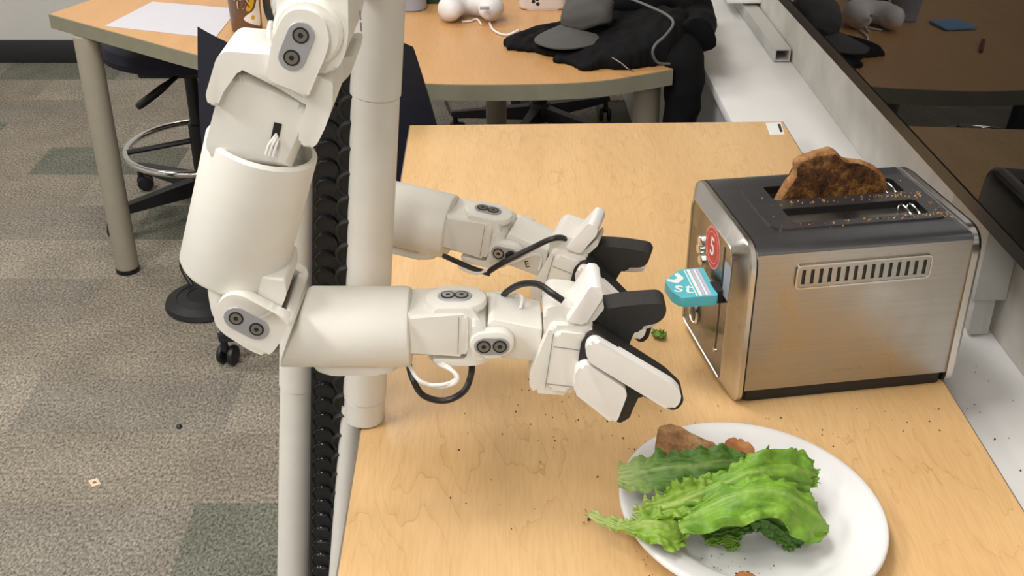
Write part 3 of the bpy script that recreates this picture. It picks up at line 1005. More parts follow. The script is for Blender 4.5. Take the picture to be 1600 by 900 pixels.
# ---- near elbow
em = finish('elbow_motor', prism(rounded([(-.2946,1.0716),(-.2192,1.0604),(-.2197,1.0419),(-.2415,.9996),(-.28,.9959),(-.2951,1.0181),(-.2959,1.0419)], [.003, .003, .008, .01, .01, .01, .006]), .989, 1.062, VX, .006, 3), 'white', rob)
eo = rounded([(-.2871,1.035),(-.2786,1.0492),(-.2681,1.0548),(-.2573,1.0527),(-.2321,1.0357),(-.2192,1.0279),(-.2125,1.0207),(-.2355,.9885),(-.2435,.9847),(-.2567,.9907),(-.2819,1.0113),(-.2885,1.0236)], [.008, .008, .008, .008, .006, .004, .004, .005, .005, .008, .008, .008])
eb = finish('elbow_bracket', prism(eo, .970, .986, VX, .004, 3), 'white', rob)
finish('bracket_plate', prism(eo, 1.065, 1.080, VX, .005, 3), 'white', eb)
finish('bracket_web', prism(rounded([(-.2205,1.0279),(-.2118,1.0214),(-.2357,.987),(-.244,.9922)], .003), .974, 1.076, VX, .004), 'white', eb)
insert((-.2662,1.0289), (-.2477,1.0167), .0122, eb, VX, .9685)

# ---- far upper arm behind the mast
fa = Vector((-.19, 1.36, 0))
fe = far_c + (Matrix.Rotation(math.radians(-15), 3, 'Z') @ Matrix.Rotation(math.radians(7), 3, 'Y')) @ Vector((-.155, 0, 0))
tf = Vector((fe.x + .012, 1.39, 1.30))
b0 = Vector((fe.x, fe.y, fe.z + .055))
finish('upper_arm_tube', lathe([(0, 0), (.034, 0), (.04, .006), (.04, (tf - b0).length), (0, (tf - b0).length)], b0, tf - b0, 36), 'white', rob)
finish('elbow_motor', bevbox(fe.x - .03, fe.x + .045, fe.y - .03, fe.y + .03, fe.z - .035, fe.z + .065, .01, 3), 'white', rob)
finish('shoulder_housing', bevbox(tf.x - .04, tf.x + .04, 1.33, 1.43, 1.27, 1.42, .012, 3), 'white', rob)

# ------------------------------------------------------------------ toaster
TO = Vector((.289, 1.241, .7404))
EA, EB = Vector((.9864, .1644, 0)), Vector((-.1644, .9864, 0))
EZ = Vector((0, 0, 1))
TA = lambda b, z, a: TO + EA * a + EB * b + EZ * z       # outline on the end, thickness along the length
TB = lambda a, z, b: TO + EA * a + EB * b + EZ * z       # outline on the side
TK = lambda a, b, z: TO + EA * a + EB * b + EZ * z       # outline on the top
W, H = .225, .222
to = empty('toaster', TO + EA * .145 + EB * .11, 'brushed steel two-slot toaster with a blue-taped lever on the desk', 'toaster')
finish('base_foot', prism(rounded([(.010, .005), (.285, .005), (.285, W - .005), (.010, W - .005)], .01), 0, .0195, TK), 'black', to)
body = finish('body', prism([(0, .019), (W, .019), (W, .2138), (0, .2138)], .006, .286, TA, .0008, 1), 'steel', to)
# dark top: rounded shoulders and a deck pierced by the two slots
sh = [(0, .2135), (.0008, .2158), (.003, .2178), (.008, .2196), (.016, .2209), (.026, .2218), (.038, .2222), (.038, .2135)]
slots = [[(.074, .060), (.256, .060), (.256, .103), (.074, .103)], [(.074, .128), (.256, .128), (.256, .172), (.074, .172)]]
slots = [rounded(s, .006, 3) for s in slots]
tc_ = prism(sh, .006, .286, TA)
prism([(W - b, z) for b, z in sh][::-1], .006, .286, TA, bm=tc_)
prism([(.006, .038), (.286, .038), (.286, W - .038), (.006, W - .038)], .214, .2222, TK, bm=tc_, holes=slots)
topc = finish('top_cover', tc_, 'graphite', to, 30)
finish('slot_deck', prism(rounded([(.050, .046), (.268, .046), (.280, .06), (.280, .165), (.268, .182), (.050, .182), (.042, .165), (.042, .06)], .008), .222, .2246, TK, holes=slots), 'graphite', topc)
for s in slots:
    lb = bmesh.new()
    up = [lb.verts.new(TK(a, b, .2235)) for a, b in s]
    dn = [lb.verts.new(TK(a, b, .13)) for a, b in s]
    for i in range(len(s)):
        lb.faces.new((up[i - 1], up[i], dn[i], dn[i - 1]))
    lb.faces.new(dn)
    finish('slot_liner', lb, 'slot', topc)
for b0, b1 in ((.060, .103), (.128, .172)):
    for a0 in (.235, .247):
        finish('bread_guide', tube(spline([TK(a0, b0 + .004, .19), TK(a0, b0 + .005, .2185), TK(a0 - .001, b1 - .005, .2205), TK(a0, b1 - .004, .19)], 6), .0014, 8), 'chrome', topc)
    finish('bread_guide', tube([TK(.08, b0 + .005, .2165), TK(.25, b0 + .005, .2165)], .0012, 8), 'chrome', topc)
    for k in range(5):
        finish('guide_wire', tube([TK(.088 + k * .034, b0 + .006, .2185), TK(.088 + k * .034, b0 + .006, .15)], .0011, 6), 'chrome', topc)


# end caps: a lofted ring with a broad chamfer
def cap_ring(inset):
    zi = inset * .55 if inset > 0 else inset
    z0, z1 = 0 + zi, H + .003 - zi
    b0, b1 = -.003 + inset, W + .003 - inset
    r1, r0 = max(.010, .034 - inset * .5), max(.006, .020 - inset * .3)
    return rounded([(b0, z0), (b1, z0), (b1, z1), (b0, z1)], [r0, r0, r1, r1], 6)


def cap(levels, name, mat, close=True):
    bm = bmesh.new()
    rings = [[bm.verts.new(TA(b, z, a)) for b, z in cap_ring(i)] for a, i in levels]
    for x, y in zip(rings, rings[1:]):
        for k in range(len(x)):
            bm.faces.new((x[k - 1], x[k], y[k], y[k - 1]))
    bm.faces.new(rings[0][::-1])
    if close:
        bm.faces.new(rings[-1])
    return finish(name, bm, mat, to, 22)


lc = cap([(.006, .002), (.0055, 0), (-.0005, 0), (-.003, .003), (-.0125, .028), (-.0145, .031), (-.0145, .0325), (-.0128, .0335)], 'end_cap', 'steelcap')
fp = finish('control_panel', prism(cap_ring(.0335), -.0128, -.006, TA), 'steelface', lc)
cap([(.285, .002), (.2855, 0), (.294, 0), (.300, .005), (.304, .013), (.306, .024)], 'end_cap', 'steelcap')
finish('trim_line', prism(cap_ring(-.0004), .0062, .0074, TA, holes=[cap_ring(.004)]), 'black', lc)
AF = -.0128
FR = lambda b, z, d: TA(b, z, AF - d)            # d stands out of the panel
finish('lever_slot', prism(stadium((.060, .050), (.060, .196), .0022), -.0002, .0004, FR), 'black', fp)
finish('slot_stop', prism(circle((.060, .047), .0032, 14), .0, .0016, FR), 'chrome', fp)
finish('lever_stem', prism(rounded([(.050, .122), (.076, .122), (.076, .142), (.050, .142)], .003), 0, .010, FR), 'black', fp)
# protective film with faint icons beside the slot
finish('film', prism(rounded([(.030, .135), (.054, .135), (.054, .182), (.034, .182)], .002), .0, .0006, FR), 'bluegrey', fp)
for bb, zz in ((.145, .165), (.138, .140), (.148, .152)):
    bt = finish('button', lathe([(0, 0), (.0075, 0), (.0075, .003), (.006, .0045), (0, .005)], FR(bb, zz, 0), -EA, 20), 'chrome', fp)
dl = finish('dial', lathe([(0, 0), (.0165, 0), (.017, .002), (.0155, .0045), (.0145, .0045), (.0135, .002)], FR(.148, .055, 0), -EA, 28), 'chrome', fp)
finish('dial_face', lathe([(0, 0), (.0136, 0), (.012, .0035), (0, .006)], FR(.148, .055, .0008), -EA, 24), 'blackgloss', dl)
finish('dial_pip', lathe([(0, 0), (.006, 0), (.005, .003), (0, .004)], FR(.172, .062, 0), -EA, 16), 'chrome', fp)
# round red sticker with a white figure
stc = (.103, .176)
sk = finish('round_sticker', prism(circle(stc, .0285, 36), 0, .0005, FR), 'pink', fp)
tag(sk, 'round red sticker with a white figure five')
finish('sticker_disc', prism(circle(stc, .0262, 36), .0004, .0007, FR), 'red', sk)
finish('sticker_ring', prism(circle(stc, .0215, 36), .0005, .0009, FR, holes=[circle(stc, .0205, 36)]), 'pink', sk)
finish('lettering', text_bm('5', .036, lambda x, y, d: FR(stc[0] - x, stc[1] + y, .0008 + d)), 'printwhite', sk)
# lever paddle wrapped in blue printed tape
pad = [(-.0785, .090), (-.051, .1165), (-.0185, .1175), (-.0225, .0415), (-.070, .043), (-.0775, .060)]
pd = finish('lever_paddle', prism(rounded(pad, [.003, .006, .003, .003, .004, .004]), .126, .140, TK, .0025), 'teal', to)
tag(pd, 'lever paddle wrapped in teal tape with white stripes and letters')
PZ = .1401
PK = lambda a, b, d: TK(a, b, PZ + d)
for k, (a0, a1, mt) in enumerate(((-.0462, -.0447, 'printwhite'), (-.0425, -.0385, 'printwhite'), (-.0375, -.0345, 'lilac'), (-.0335, -.0310, 'printwhite'), (-.030, -.0265, 'lilac'))):
    finish('stripe', prism([(a0, .1145), (a1, .1145), (a1 - .004, .0445), (a0 - .004, .0445)], 0, .0003, PK), mt, pd)
finish('lettering', text_bm('st', .036, lambda x, y, d: PK(-.0605 + y * .35 + x * .93, .066 + y * .95 - x * .35, d + .0001)), 'printwhite', pd)
finish('print_swirl', prism(rounded([(-.076, .088), (-.064, .080), (-.052, .092), (-.056, .108), (-.062, .104), (-.060, .094), (-.066, .090), (-.074, .094)], .002), 0, .0003, PK), 'printwhite', pd)
# side vent: a raised plate with fifteen slits over a dark backing
vq = [(.0595, .1690), (.2335, .1705), (.2300, .2020), (.0590, .1990)]
SB = lambda a, z, d: TB(a, z, -d)
vz = [(.0595, .1665), (.2325, .1675), (.2325, .1965), (.0595, .1960)]
finish('vent_backing', prism(rounded([(p[0], p[1]) for p in vz], .005), .0001, .0006, SB), 'black', body)
vb_ = bmesh.new()
prism([(.0595, .1665), (.2325, .1675), (.2325, .1723), (.0595, .1713)], .0005, .0022, SB, bm=vb_)
prism([(.0595, .1912), (.2325, .1920), (.2325, .1968), (.0595, .1960)], .0005, .0022, SB, bm=vb_)
edges_ = [.0595] + [v for k in range(15) for v in (.0652 + k * .01125, .0698 + k * .01125)] + [.2325]
for a0, a1 in zip(edges_[::2], edges_[1::2]):
    prism([(a0, .1712), (a1, .1712), (a1, .1922), (a0, .1922)], .0005, .0020, SB, bm=vb_)
vp = finish('vent_plate', vb_, 'steel', body, 20)
rim = rounded([(.0575, .1645), (.2345, .1655), (.2345, .1985), (.0575, .198)], .008)
finish('vent_rim', prism(rim, .0, .0030, SB, holes=[rounded([(p[0], p[1]) for p in vz], .006)]), 'steelcap', body)
finish('maker_mark', text_bm('KitchenAid', .009, lambda x, y, d: SB(.145 + x, .0385 + y, d + .00005), .0002), 'steelface', body)

# the browned slice standing in the rear slot
oa = [(.083, .16), (.0835, .2101), (.0919, .2353), (.1035, .252), (.106, .2687), (.1217, .2784), (.140, .282), (.1545, .2825), (.1695, .2707), (.186, .264), (.2023, .2614), (.2269, .2458), (.2369, .2294), (.2372, .2106), (.236, .16)]
cen = Vector((.16, .215))
tbm = bmesh.new()
levels = [(.1405, .94), (.1415, .975), (.1445, 1.0), (.1535, 1.0), (.1565, .975), (.1575, .94)]
od = [(p[0], p[1]) for p in spline([Vector((a, z, 0)) for a, z in oa], 5, closed=True)]
rings = []
for b, s in levels:
    ring = []
    for a, z in od:
        q = cen + (Vector((a, z)) - cen) * s
        ring.append(tbm.verts.new(TB(q.x, q.y, b)))
    rings.append(ring)
for x, y in zip(rings, rings[1:]):
    for k in range(len(x)):
        tbm.faces.new((x[k - 1], x[k], y[k], y[k - 1]))
side = list(tbm.faces)
f1 = tbm.faces.new(rings[0][::-1]); f2 = tbm.faces.new(rings[-1])
for f in side:
    f.material_index = 1
bmesh.ops.triangulate(tbm, faces=[f1, f2])
caps = [f for f in tbm.faces if f.material_index == 0]
for _ in range(2):
    bmesh.ops.subdivide_edges(tbm, edges=list({e for f in tbm.faces if f.material_index == 0 for e in f.edges if e.calc_length() > .008}), cuts=1, use_grid_fill=False)
    bmesh.ops.triangulate(tbm, faces=[f for f in tbm.faces if len(f.verts) > 3])
rough_up(tbm, .0016, 90, 3)
rough_up(tbm, .0016, 28, 9)
ts = finish('toast_slice', tbm, ['toast', 'crust'], None, 60)
tag(ts, 'dark buttery browned toast slice standing in the toaster', 'toast')

# ------------------------------------------------------------------ plate
pc_ = (.2647, 1.0135)
prf = [(0, .740), (.62, .740), (.66, .742), (.72, .750), (.80, .756), (.96, .7605), (.992, .7615), (1.0, .7605), (1.0, .7635), (.985, .7655), (.95, .7645), (.80, .760), (.735, .754), (.685, .7465), (.65, .7445), (0, .744)]
pb = bmesh.new()
rot = math.radians(-68.4)
seg = 96
rings = []
for r, z in prf:
    if r == 0:
        rings.append([pb.verts.new((pc_[0], pc_[1], z))])
    else:
        rings.append([pb.verts.new((pc_[0] + r * (.157 * math.cos(t) * math.cos(rot) - .1425 * math.sin(t) * math.sin(rot)),
                                    pc_[1] + r * (.157 * math.cos(t) * math.sin(rot) + .1425 * math.sin(t) * math.cos(rot)), z)) for t in [2 * math.pi * k / seg for k in range(seg)]])
for a, b in zip(rings, rings[1:]):
    for k in range(seg):
        if len(a) == 1:
            pb.faces.new((a[0], b[k - 1], b[k]))
        elif len(b) == 1:
            pb.faces.new((a[k - 1], a[k], b[0]))
        else:
            pb.faces.new((a[k - 1], a[k], b[k], b[k - 1]))
plt = finish('dinner_plate', pb, 'plate', None, 60)
tag(plt, 'white oval plate with a raised rim on the maple desk', 'plate')


def bread(name, outline, z0, z1, tilt, label, mats, seed):
    """toasted piece: outline in X-Y, tilted about its far edge"""
    bm = prism([(p[0], p[1]) for p in spline([Vector((x, y, 0)) for x, y in outline], 5, closed=True)], z0, z1, VZ, .004, 3)
    bmesh.ops.triangulate(bm, faces=[f for f in bm.faces if len(f.verts) > 4])
    for _ in range(2):
        bmesh.ops.subdivide_edges(bm, edges=[e for e in bm.edges if e.calc_length() > .009], cuts=1)
        bmesh.ops.triangulate(bm, faces=[f for f in bm.faces if len(f.verts) > 3])
    c = Vector((sum(p[0] for p in outline) / len(outline), sum(p[1] for p in outline) / len(outline), z0))
    bm.transform(Matrix.Translation(c) @ Matrix.Rotation(tilt[1], 4, 'Y') @ Matrix.Rotation(tilt[0], 4, 'X') @ Matrix.Translation(-c))
    rough_up(bm, .0018, 70, seed)
    o = finish(name, bm, mats, None, 70)
    return tag(o, label, 'toast', 'toast pieces on the plate')


bread('toast_piece', [(0.1686,1.1078),(0.177,1.123),(0.1976,1.1179),(0.2237,1.1003),(0.2389,1.0879),(0.2312,1.0615),(0.1943,1.0462),(0.1657,1.0615)], .772, .790, (.16, .06), 'larger brown toast piece leaning at the plate rim under the lettuce', 'bread', 2)
bread('toast_piece', [(0.2471,1.1013),(0.2596,1.1088),(0.2741,1.1013),(0.281,1.0817),(0.271,1.0591),(0.244,1.0591)], .766, .784, (.22, 0), 'smaller reddish toast piece at the upper middle of the plate', 'bread2', 5)
bread('toast_piece', [(0.2252,.901),(0.2337,.9123),(0.2435,.9152),(0.2518,.9095),(0.2485,.8844),(0.2245,.8844)], .7455, .757, (0, 0), 'toast corner on the plate at the bottom edge of the photo', 'bread2', 8)


# ------------------------------------------------------------------ lettuce
def leaf(label, pts, hw, side, mat, ruffle=.006, freq=60, cup=.15, seed=0, frill=.003, pale=.3, name='lettuce_leaf'):
    """a leaf blade swept along a spine; half widths per spine point on the two sides, frilled margins"""
    n = 14
    sp = spline(pts, n)
    m = len(sp)
    def interp(tab, s):
        f = s * (len(tab) - 1)
        i = min(int(f), len(tab) - 2)
        t = f - i
        t = t * t * (3 - 2 * t)
        return tab[i] * (1 - t) + tab[i + 1] * t
    side = Vector(side).normalized()
    bm = bmesh.new()
    cols = 32
    lay = bm.verts.layers.float_color.new('rib')
    grid = []
    for i, p in enumerate(sp):
        s = i / (m - 1)
        tg = (sp[min(i + 1, m - 1)] - sp[max(i - 1, 0)]).normalized()
        sd_ = (side - tg * side.dot(tg)).normalized()
        up = tg.cross(sd_).normalized()
        if up.z < 0:
            up = -up
        row = []
        for j in range(cols + 1):
            u = j / cols * 2 - 1
            wv = interp([h[0] for h in hw], s) if u < 0 else interp([h[1] for h in hw], s)
            e = abs(u)
            ph_ = s * freq * .12 + (2.1 if u < 0 else 0)
            fr = noise.noise(Vector((s * freq * .2, u * 2.2, seed)))
            fr2 = noise.noise(Vector((s * freq * .62, u * 3.5, seed + 7)))
            q = p + sd_ * u * wv * (1 + .24 * fr * e)
            q += up * (cup * wv * e * e + ruffle * e ** 1.3 * (math.sin(ph_ * 6.28) * .45 + 1.2 * fr) + frill * e ** 5 * fr2 * 2.2)
            q += sd_ * (1 if u > 0 else -1) * frill * e ** 6 * fr2 * 1.6
            q += up * .0052 * noise.noise(Vector((s * 4 + u * 1.5, u * 5.5, seed + 3)))
            q += up * .0012 * noise.noise(Vector((s * 22, u * 9, seed + 3)))
            q += up * .0016 * math.exp(-(u * 7) ** 2)
            v = bm.verts.new(q)
            rib = max(0, math.exp(-(u * (7 + 6 * s)) ** 2) * (1 - .55 * s) * .5, (1 - s / max(pale, .01)) * .85 if s < pale else 0)
            vein = max(0, 1 - abs(((s * 7 - e * 2.0) % 1) - .5) * 9) * .12 * (1 - e)
            k = min(1, rib + vein)
            v[lay] = (k, k, k, 1)
            row.append(v)
        grid.append(row)
    for a, b in zip(grid, grid[1:]):
        for j in range(cols):
            bm.faces.new((a[j], a[j + 1], b[j + 1], b[j]))
    for v in bm.verts:                      # rest on the plate and the desk
        r2 = Vector((v.co.x - pc_[0], v.co.y - pc_[1]))
        r2.rotate(Matrix.Rotation(-rot, 2))
        rr = math.hypot(r2.x / .157, r2.y / .1425)
        floor_z = .7415 if rr > 1.02 else (.767 if rr > .78 else (.7455 + max(0, rr - .64) * .14))
        if v.co.z < floor_z:
            v.co.z = floor_z + .0006
    o = finish(name, bm, mat, None, 180)
    so = o.modifiers.new('thickness', 'SOLIDIFY')
    so.thickness = .0007
    return tag(o, label, 'lettuce', 'lettuce leaves on the plate')


leaf('dark green lettuce leaf with pale stem laid over the toast', [(0.1185,1.0346,.786),(0.1418,1.03,.795),(0.1727,1.0254,.803),(0.2079,1.0272,.806),(0.242,1.0393,.802),(0.2671,1.0484,.795)],
     [(.014, .012), (.026, .022), (.030, .026), (.032, .024), (.028, .022), (.008, .008)], (.1, 1, .35), 'leafd', .009, 56, -.05, 1, .002, .34)
leaf('bright frilly lettuce leaf reaching towards the toaster side of the plate', [(0.1524,.9888,.782),(0.1891,.9865,.797),(0.2257,.9873,.812),(0.2611,.9979,.82),(0.2969,1.0163,.81),(0.3276,1.03,.795),(0.3402,1.0359,.785)],
     [(.010, .008), (.018, .014), (.024, .018), (.026, .022), (.028, .028), (.026, .026), (.008, .008)], (.35, 1, .3), 'leaf', .009, 60, -.15, 2, .0035, .1)
leaf('pale lettuce leaf whose stalk hangs over the plate rim', [(0.0875,1.0026,.758),(0.1034,.9756,.77),(0.1259,.9603,.776),(0.1453,.955,.784),(0.1658,.9553,.782),(0.186,.9632,.77)],
     [(.004, .004), (.006, .005), (.008, .008), (.024, .020), (.030, .026), (.010, .012)], (.1, 1, .25), 'leafl', .006, 50, .05, 3, .004, .5)
leaf('crumpled yellow-green lettuce leaf in the middle of the heap', [(0.1316,.9853,.776),(0.1576,.9762,.788),(0.1845,.9778,.798),(0.2093,.9866,.803),(0.229,1.0012,.8)],
     [(.006, .006), (.014, .016), (.018, .022), (.020, .020), (.008, .008)], (.2, 1, .5), 'leafl', .008, 70, .1, 4, .005, .2)
leaf('large arched lettuce leaf drooping to the right of the plate', [(0.1775,.959,.785),(0.2043,.9552,.808),(0.2364,.9564,.824),(0.2706,.9606,.824),(0.3035,.9638,.806),(0.3294,.968,.78),(0.3391,.9704,.762)],
     [(.016, .008), (.026, .014), (.030, .018), (.026, .020), (.034, .022), (.030, .020), (.006, .006)], (.25, 1, .25), 'leaf', .006, 46, -.35, 5, .003, .05)
leaf('small folded lettuce piece tucked beneath the arched leaf', [(0.2082,.9841,.752),(0.2207,.9722,.764),(0.2396,.9735,.77),(0.2573,.9864,.768),(0.2677,1.0021,.762)],
     [(.006, .006), (.014, .012), (.016, .012), (.014, .010), (.005, .005)], (.2, 1, .6), 'leafd', .008, 70, .5, 6, .003, .2)
leaf('small curled lettuce piece lying on the plate centre', [(0.2113,.97,.748),(0.2237,.965,.756),(0.241,.9634,.752),(0.2284,.9598,.748)],
     [(.004, .004), (.010, .010), (.010, .008), (.004, .004)], (.1, 1, .3), 'leaf', .005, 70, .4, 7, .002, .1)
leaf('ribbed lettuce frond hanging under the arched leaf tip', [(0.2383,.9685,.79),(0.2656,.9685,.79),(0.2912,.9696,.776),(0.3099,.9668,.758),(0.3147,.9657,.75)],
     [(.008, .008), (.018, .014), (.022, .016), (.020, .014), (.008, .008)], (.6, .8, .2), 'leafd', .008, 80, -.4, 8, .004, .05)
leaf('small green lettuce scrap beside the robot hand', [(0.1999,1.4165,.744),(0.2056,1.4046,.748),(0.2128,1.4027,.746),(0.2163,1.4008,.744)],
     [(.003, .003), (.007, .006), (.007, .006), (.002, .002)], (.2, 1, .1), 'leaf', .003, 60, .2, 9, .001, .05)


# ------------------------------------------------------------------ crumbs: too many and too small to count
def crumbs(label, spots, mat, seed, smin=.0006, smax=.0018, ground=None):
    rr = random.Random(seed)
    bm = bmesh.new()
    for x, y, z in spots:
        s = rr.uniform(smin, smax)
        vs = [bm.verts.new((x + rr.uniform(-s, s), y + rr.uniform(-s, s), z + k * s * 1.2)) for k in (0, 0, 0, 1, 1)]
        bmesh.ops.convex_hull(bm, input=vs)
    o = finish('crumbs', bm, mat, None, 10)
    tag(o, label, 'crumbs', None, 'stuff')


rc = random.Random(11)
sp_ = []
for _ in range(280):
    a = rc.choice([rc.uniform(.05, .27), rc.gauss(.25, .02)])
    b = rc.choice([rc.gauss(.052, .004), rc.gauss(.115, .005), rc.gauss(.10, .04)])
    if (.070 < a < .26 and (.056 < b < .108 or .124 < b < .176)) or not (.02 < a < .282) or not (.044 < b < .19):
        continue
    sp_.append(tuple(TK(a, b, .2247 if .046 < a < .276 and .05 < b < .178 else .2224)))
crumbs('golden bread crumbs scattered on the toaster top', sp_, 'crumb', 1, .0008, .0022)
sp_ = []
for _ in range(45):
    sp_.append((rc.gauss(.12, .12), rc.gauss(1.19, .05), .7402))
for _ in range(28):
    sp_.append((rc.uniform(.30, .56), rc.gauss(1.215, .03), .7402))
for _ in range(25):
    sp_.append((rc.uniform(-.1, .15), rc.uniform(.95, 1.5), .7402))
sp_ = [p for p in sp_ if -.17 < p[0] < .565 and math.hypot((p[0] - .2647) / .15, (p[1] - 1.0135) / .163) > 1.03 and not (.27 < p[0] and p[1] > 1.243)]
crumbs('dark crumbs strewn over the maple desk', sp_, 'crumbdark', 2, .0006, .0018)
sp_ = [(p[0], p[1], .7446) for p in [Vector((rc.gauss(.195, .035), rc.gauss(.935, .012))) for _ in range(60)]]
crumbs('tiny dark crumbs on the plate below the lettuce', sp_, 'crumbdark', 3, .0004, .0012)
sp_ = [(rc.uniform(.62, .70), rc.uniform(1.15, 1.6), .6803) for _ in range(14)]
crumbs('few crumbs on the white ledge', sp_, 'crumbdark', 4, .001, .0022)
sp_ = [tuple(p) for p in [Vector(q) for q in [(0.0823,1.0267,.7415),(0.0834,1.0201,.7415),(0.0859,1.0135,.7415),(0.0798,1.007,.7415),(0.0879,1.0234,.7415),(0.129,1.0322,.7415),(0.1135,1.0201,.7415)]]]
crumbs('dark specks around the lettuce stalk', sp_, 'crumbdark', 5, .0012, .0026)

# ------------------------------------------------------------------ things on the far table
pp = finish('paper_sheet', prism([(-1.0439,2.9376),(-.9852,3.1695),(-.7358,3.0992),(-.7381,2.8324)], .7402, .7415, VZ), 'paper')
tag(pp, 'white paper sheets lying on the far table', 'paper')

# snack drink tub with a printed label
cc = Vector((-.6729,2.888,.7402))
cc.y += .02
tu = empty('drink_tub', cc, 'brown printed drink tub with yellow and white label by the paper', 'tub')
finish('tub_body', lathe([(0, 0), (.036, 0), (.038, .003), (.043, .15), (.044, .152), (.040, .152), (.038, .148), (0, .148)], cc, seg=40), 'brown', tu)


def on_tub(x, y, d):
    """wrap flat artwork (x across, y up) round the tub, centred towards the camera"""
    r = .0381 + .0335 * y + .0004 + d
    t = math.radians(-90 + 22) + x / r
    return cc + Vector((math.cos(t) * r, math.sin(t) * r, y))


finish('lettering_halo', text_bm('TA', .034, lambda x, y, d: on_tub(x - .012, y + .075, d * .5)), 'printwhite', tu)
finish('lettering', text_bm('TA', .03, lambda x, y, d: on_tub(x - .012, y + .075, d + .0004)), 'maroon', tu)


def wrap_patch(name, outline, mat, dd=0):
    bm = bmesh.new()
    pts = [(p[0], p[1]) for p in spline([Vector((x, y, 0)) for x, y in outline], 4, closed=True)]
    vs = [bm.verts.new((x, y, 0)) for x, y in pts]
    f = bm.faces.new(vs)
    bmesh.ops.triangulate(bm, faces=[f])
    bmesh.ops.subdivide_edges(bm, edges=[e for e in bm.edges if e.calc_length() > .008], cuts=1)
    g = bmesh.ops.extrude_face_region(bm, geom=bm.faces[:])
    top = set(x for x in g['geom'] if isinstance(x, bmesh.types.BMVert))
    for v in bm.verts:
        v.co = on_tub(v.co.x, v.co.y, dd + (.0004 if v in top else 0))
    finish(name, bm, mat, tu)


wrap_patch('label_swoosh', [(-.012, .038), (0, .028), (.018, .02), (.034, .018), (.036, .07), (.03, .085), (.016, .06), (-.004, .048)], 'printwhite')
wrap_patch('label_crescent', [(-.002, .058), (.008, .06), (.018, .078), (.02, .10), (.012, .10), (.004, .08), (-.004, .066)], 'yellow', .0002)
wrap_patch('label_fruit', [(.008, .036), (.014, .036), (.016, .042), (.012, .047), (.007, .043)], 'yellow', .0005)

# blue-grey cup and dark green box
bc = Vector((-.2698,3.0754,.7402)); bc.y += .03
bcu = finish('plastic_cup', lathe([(0, 0), (.036, 0), (.040, .004), (.043, .10), (.044, .102), (.040, .102), (.037, .006), (0, .006)], bc, seg=40), 'bluegrey')
tag(bcu, 'plain blue-grey plastic cup on the far table beside the pillow', 'cup')
g0 = Vector((-.2128,3.1512,.7402))
gb = finish('green_box', bevbox(g0.x - .03, g0.x + .04, g0.y, g0.y + .10, .7402, .80, .004), 'green')
tag(gb, 'small dark green box behind the white neck pillow', 'box')

# U-shaped white plush neck pillow
npz = Vector((-.1072,2.9745,.775))
nk = empty('neck_pillow', (npz.x, npz.y, .7402), 'white U-shaped plush neck pillow with grey tab on the far table', 'pillow')
arc_ = []
for k in range(22):
    t = math.radians(-52 + 284 * k / 21)
    arc_.append((npz.x + .052 * math.cos(t), npz.y + .01 + .052 * math.sin(t), .775))
rad = [.012, .022, .028] + [.033] * 16 + [.028, .022, .012]
pbm = tube(arc_, rad, 18)
rough_up(pbm, .004, 30, 2)
for v in pbm.verts:
    v.co.z = max(v.co.z, .7408)
finish('cushion', pbm, 'plush', nk, 80)
finish('tab', bevbox(npz.x + .026, npz.x + .05, npz.y - .062, npz.y - .05, .79, .796, .001), 'insert', nk)
finish('strap', tube(spline([(-.129,2.9659,.744),(-.1077,2.9718,.744),(-.0916,2.9894,.744),(-.0789,2.9428,.744)], 5), .0025, 8), 'plush', nk)
finish('strap', tube(spline([(-.0577,2.9543,.744),(-.0486,2.8974,.744),(-.0288,2.8587,.744),(-.008,2.8532,.744),(0.0191,2.8431,.76)], 5), .003, 8), 'plush', nk)

# pale box with dark holes
tb = Vector((0.0771,3.0878,.7402))
tbx = empty('pale_box', (tb.x, tb.y + .04, .7402), 'pinkish white rounded box with black dots behind the cap', 'box')
finish('shell', prism(rounded([(tb.x - .058, tb.y), (tb.x + .07, tb.y), (tb.x + .07, tb.y + .07), (tb.x - .058, tb.y + .07)], .025), .7402, .80, VZ, .008, 3), 'tin', tbx)
for dx, dz in ((-.02, .012), (-.008, .005), (-.010, .018), (-.021, .022), (-.001, .026)):
    finish('dot', lathe([(0, 0), (.0052, 0), (.0045, .0012), (0, .0014)], (tb.x + dx, tb.y - .0002, .752 + dz), (0, -1, 0), 14), 'black', tbx)

# pen and wrapper that only the screen's reflection shows beside the robot
pen = finish('pen', tube([(-.40, 2.90, .7455), (-.33, 2.80, .7455), (-.325, 2.793, .7455)], [.0055, .0055, .002], 10), 'wirered')
tag(pen, 'reddish brown pen seen only in the screen reflection', 'pen')
wp = finish('blue_wrapper', rough_up(prism(rounded([(-.46, 3.02), (-.34, 2.99), (-.33, 3.07), (-.44, 3.10)], .01), .7425, .748, VZ, .001), .002, 60, 4), 'blueprint')
tag(wp, 'crinkled blue wrapper seen only in the screen reflection', 'wrapper')


# ------------------------------------------------------------------ black jacket heaped on the table corner
def inside(x, y, poly):
    c = False
    for i in range(len(poly)):
        (x1, y1), (x2, y2) = poly[i - 1], poly[i]
        if (y1 > y) != (y2 > y) and x < (x2 - x1) * (y - y1) / (y2 - y1) + x1:
            c = not c
    return c


def edge_dist(x, y, poly):
    best = 9
    for i in range(len(poly)):
        a, b = Vector(poly[i - 1]), Vector(poly[i])
        ab = b - a
        t = max(0, min(1, (Vector((x, y)) - a).dot(ab) / max(ab.length_squared, 1e-9)))
        best = min(best, (a + ab * t - Vector((x, y))).length)
    return best


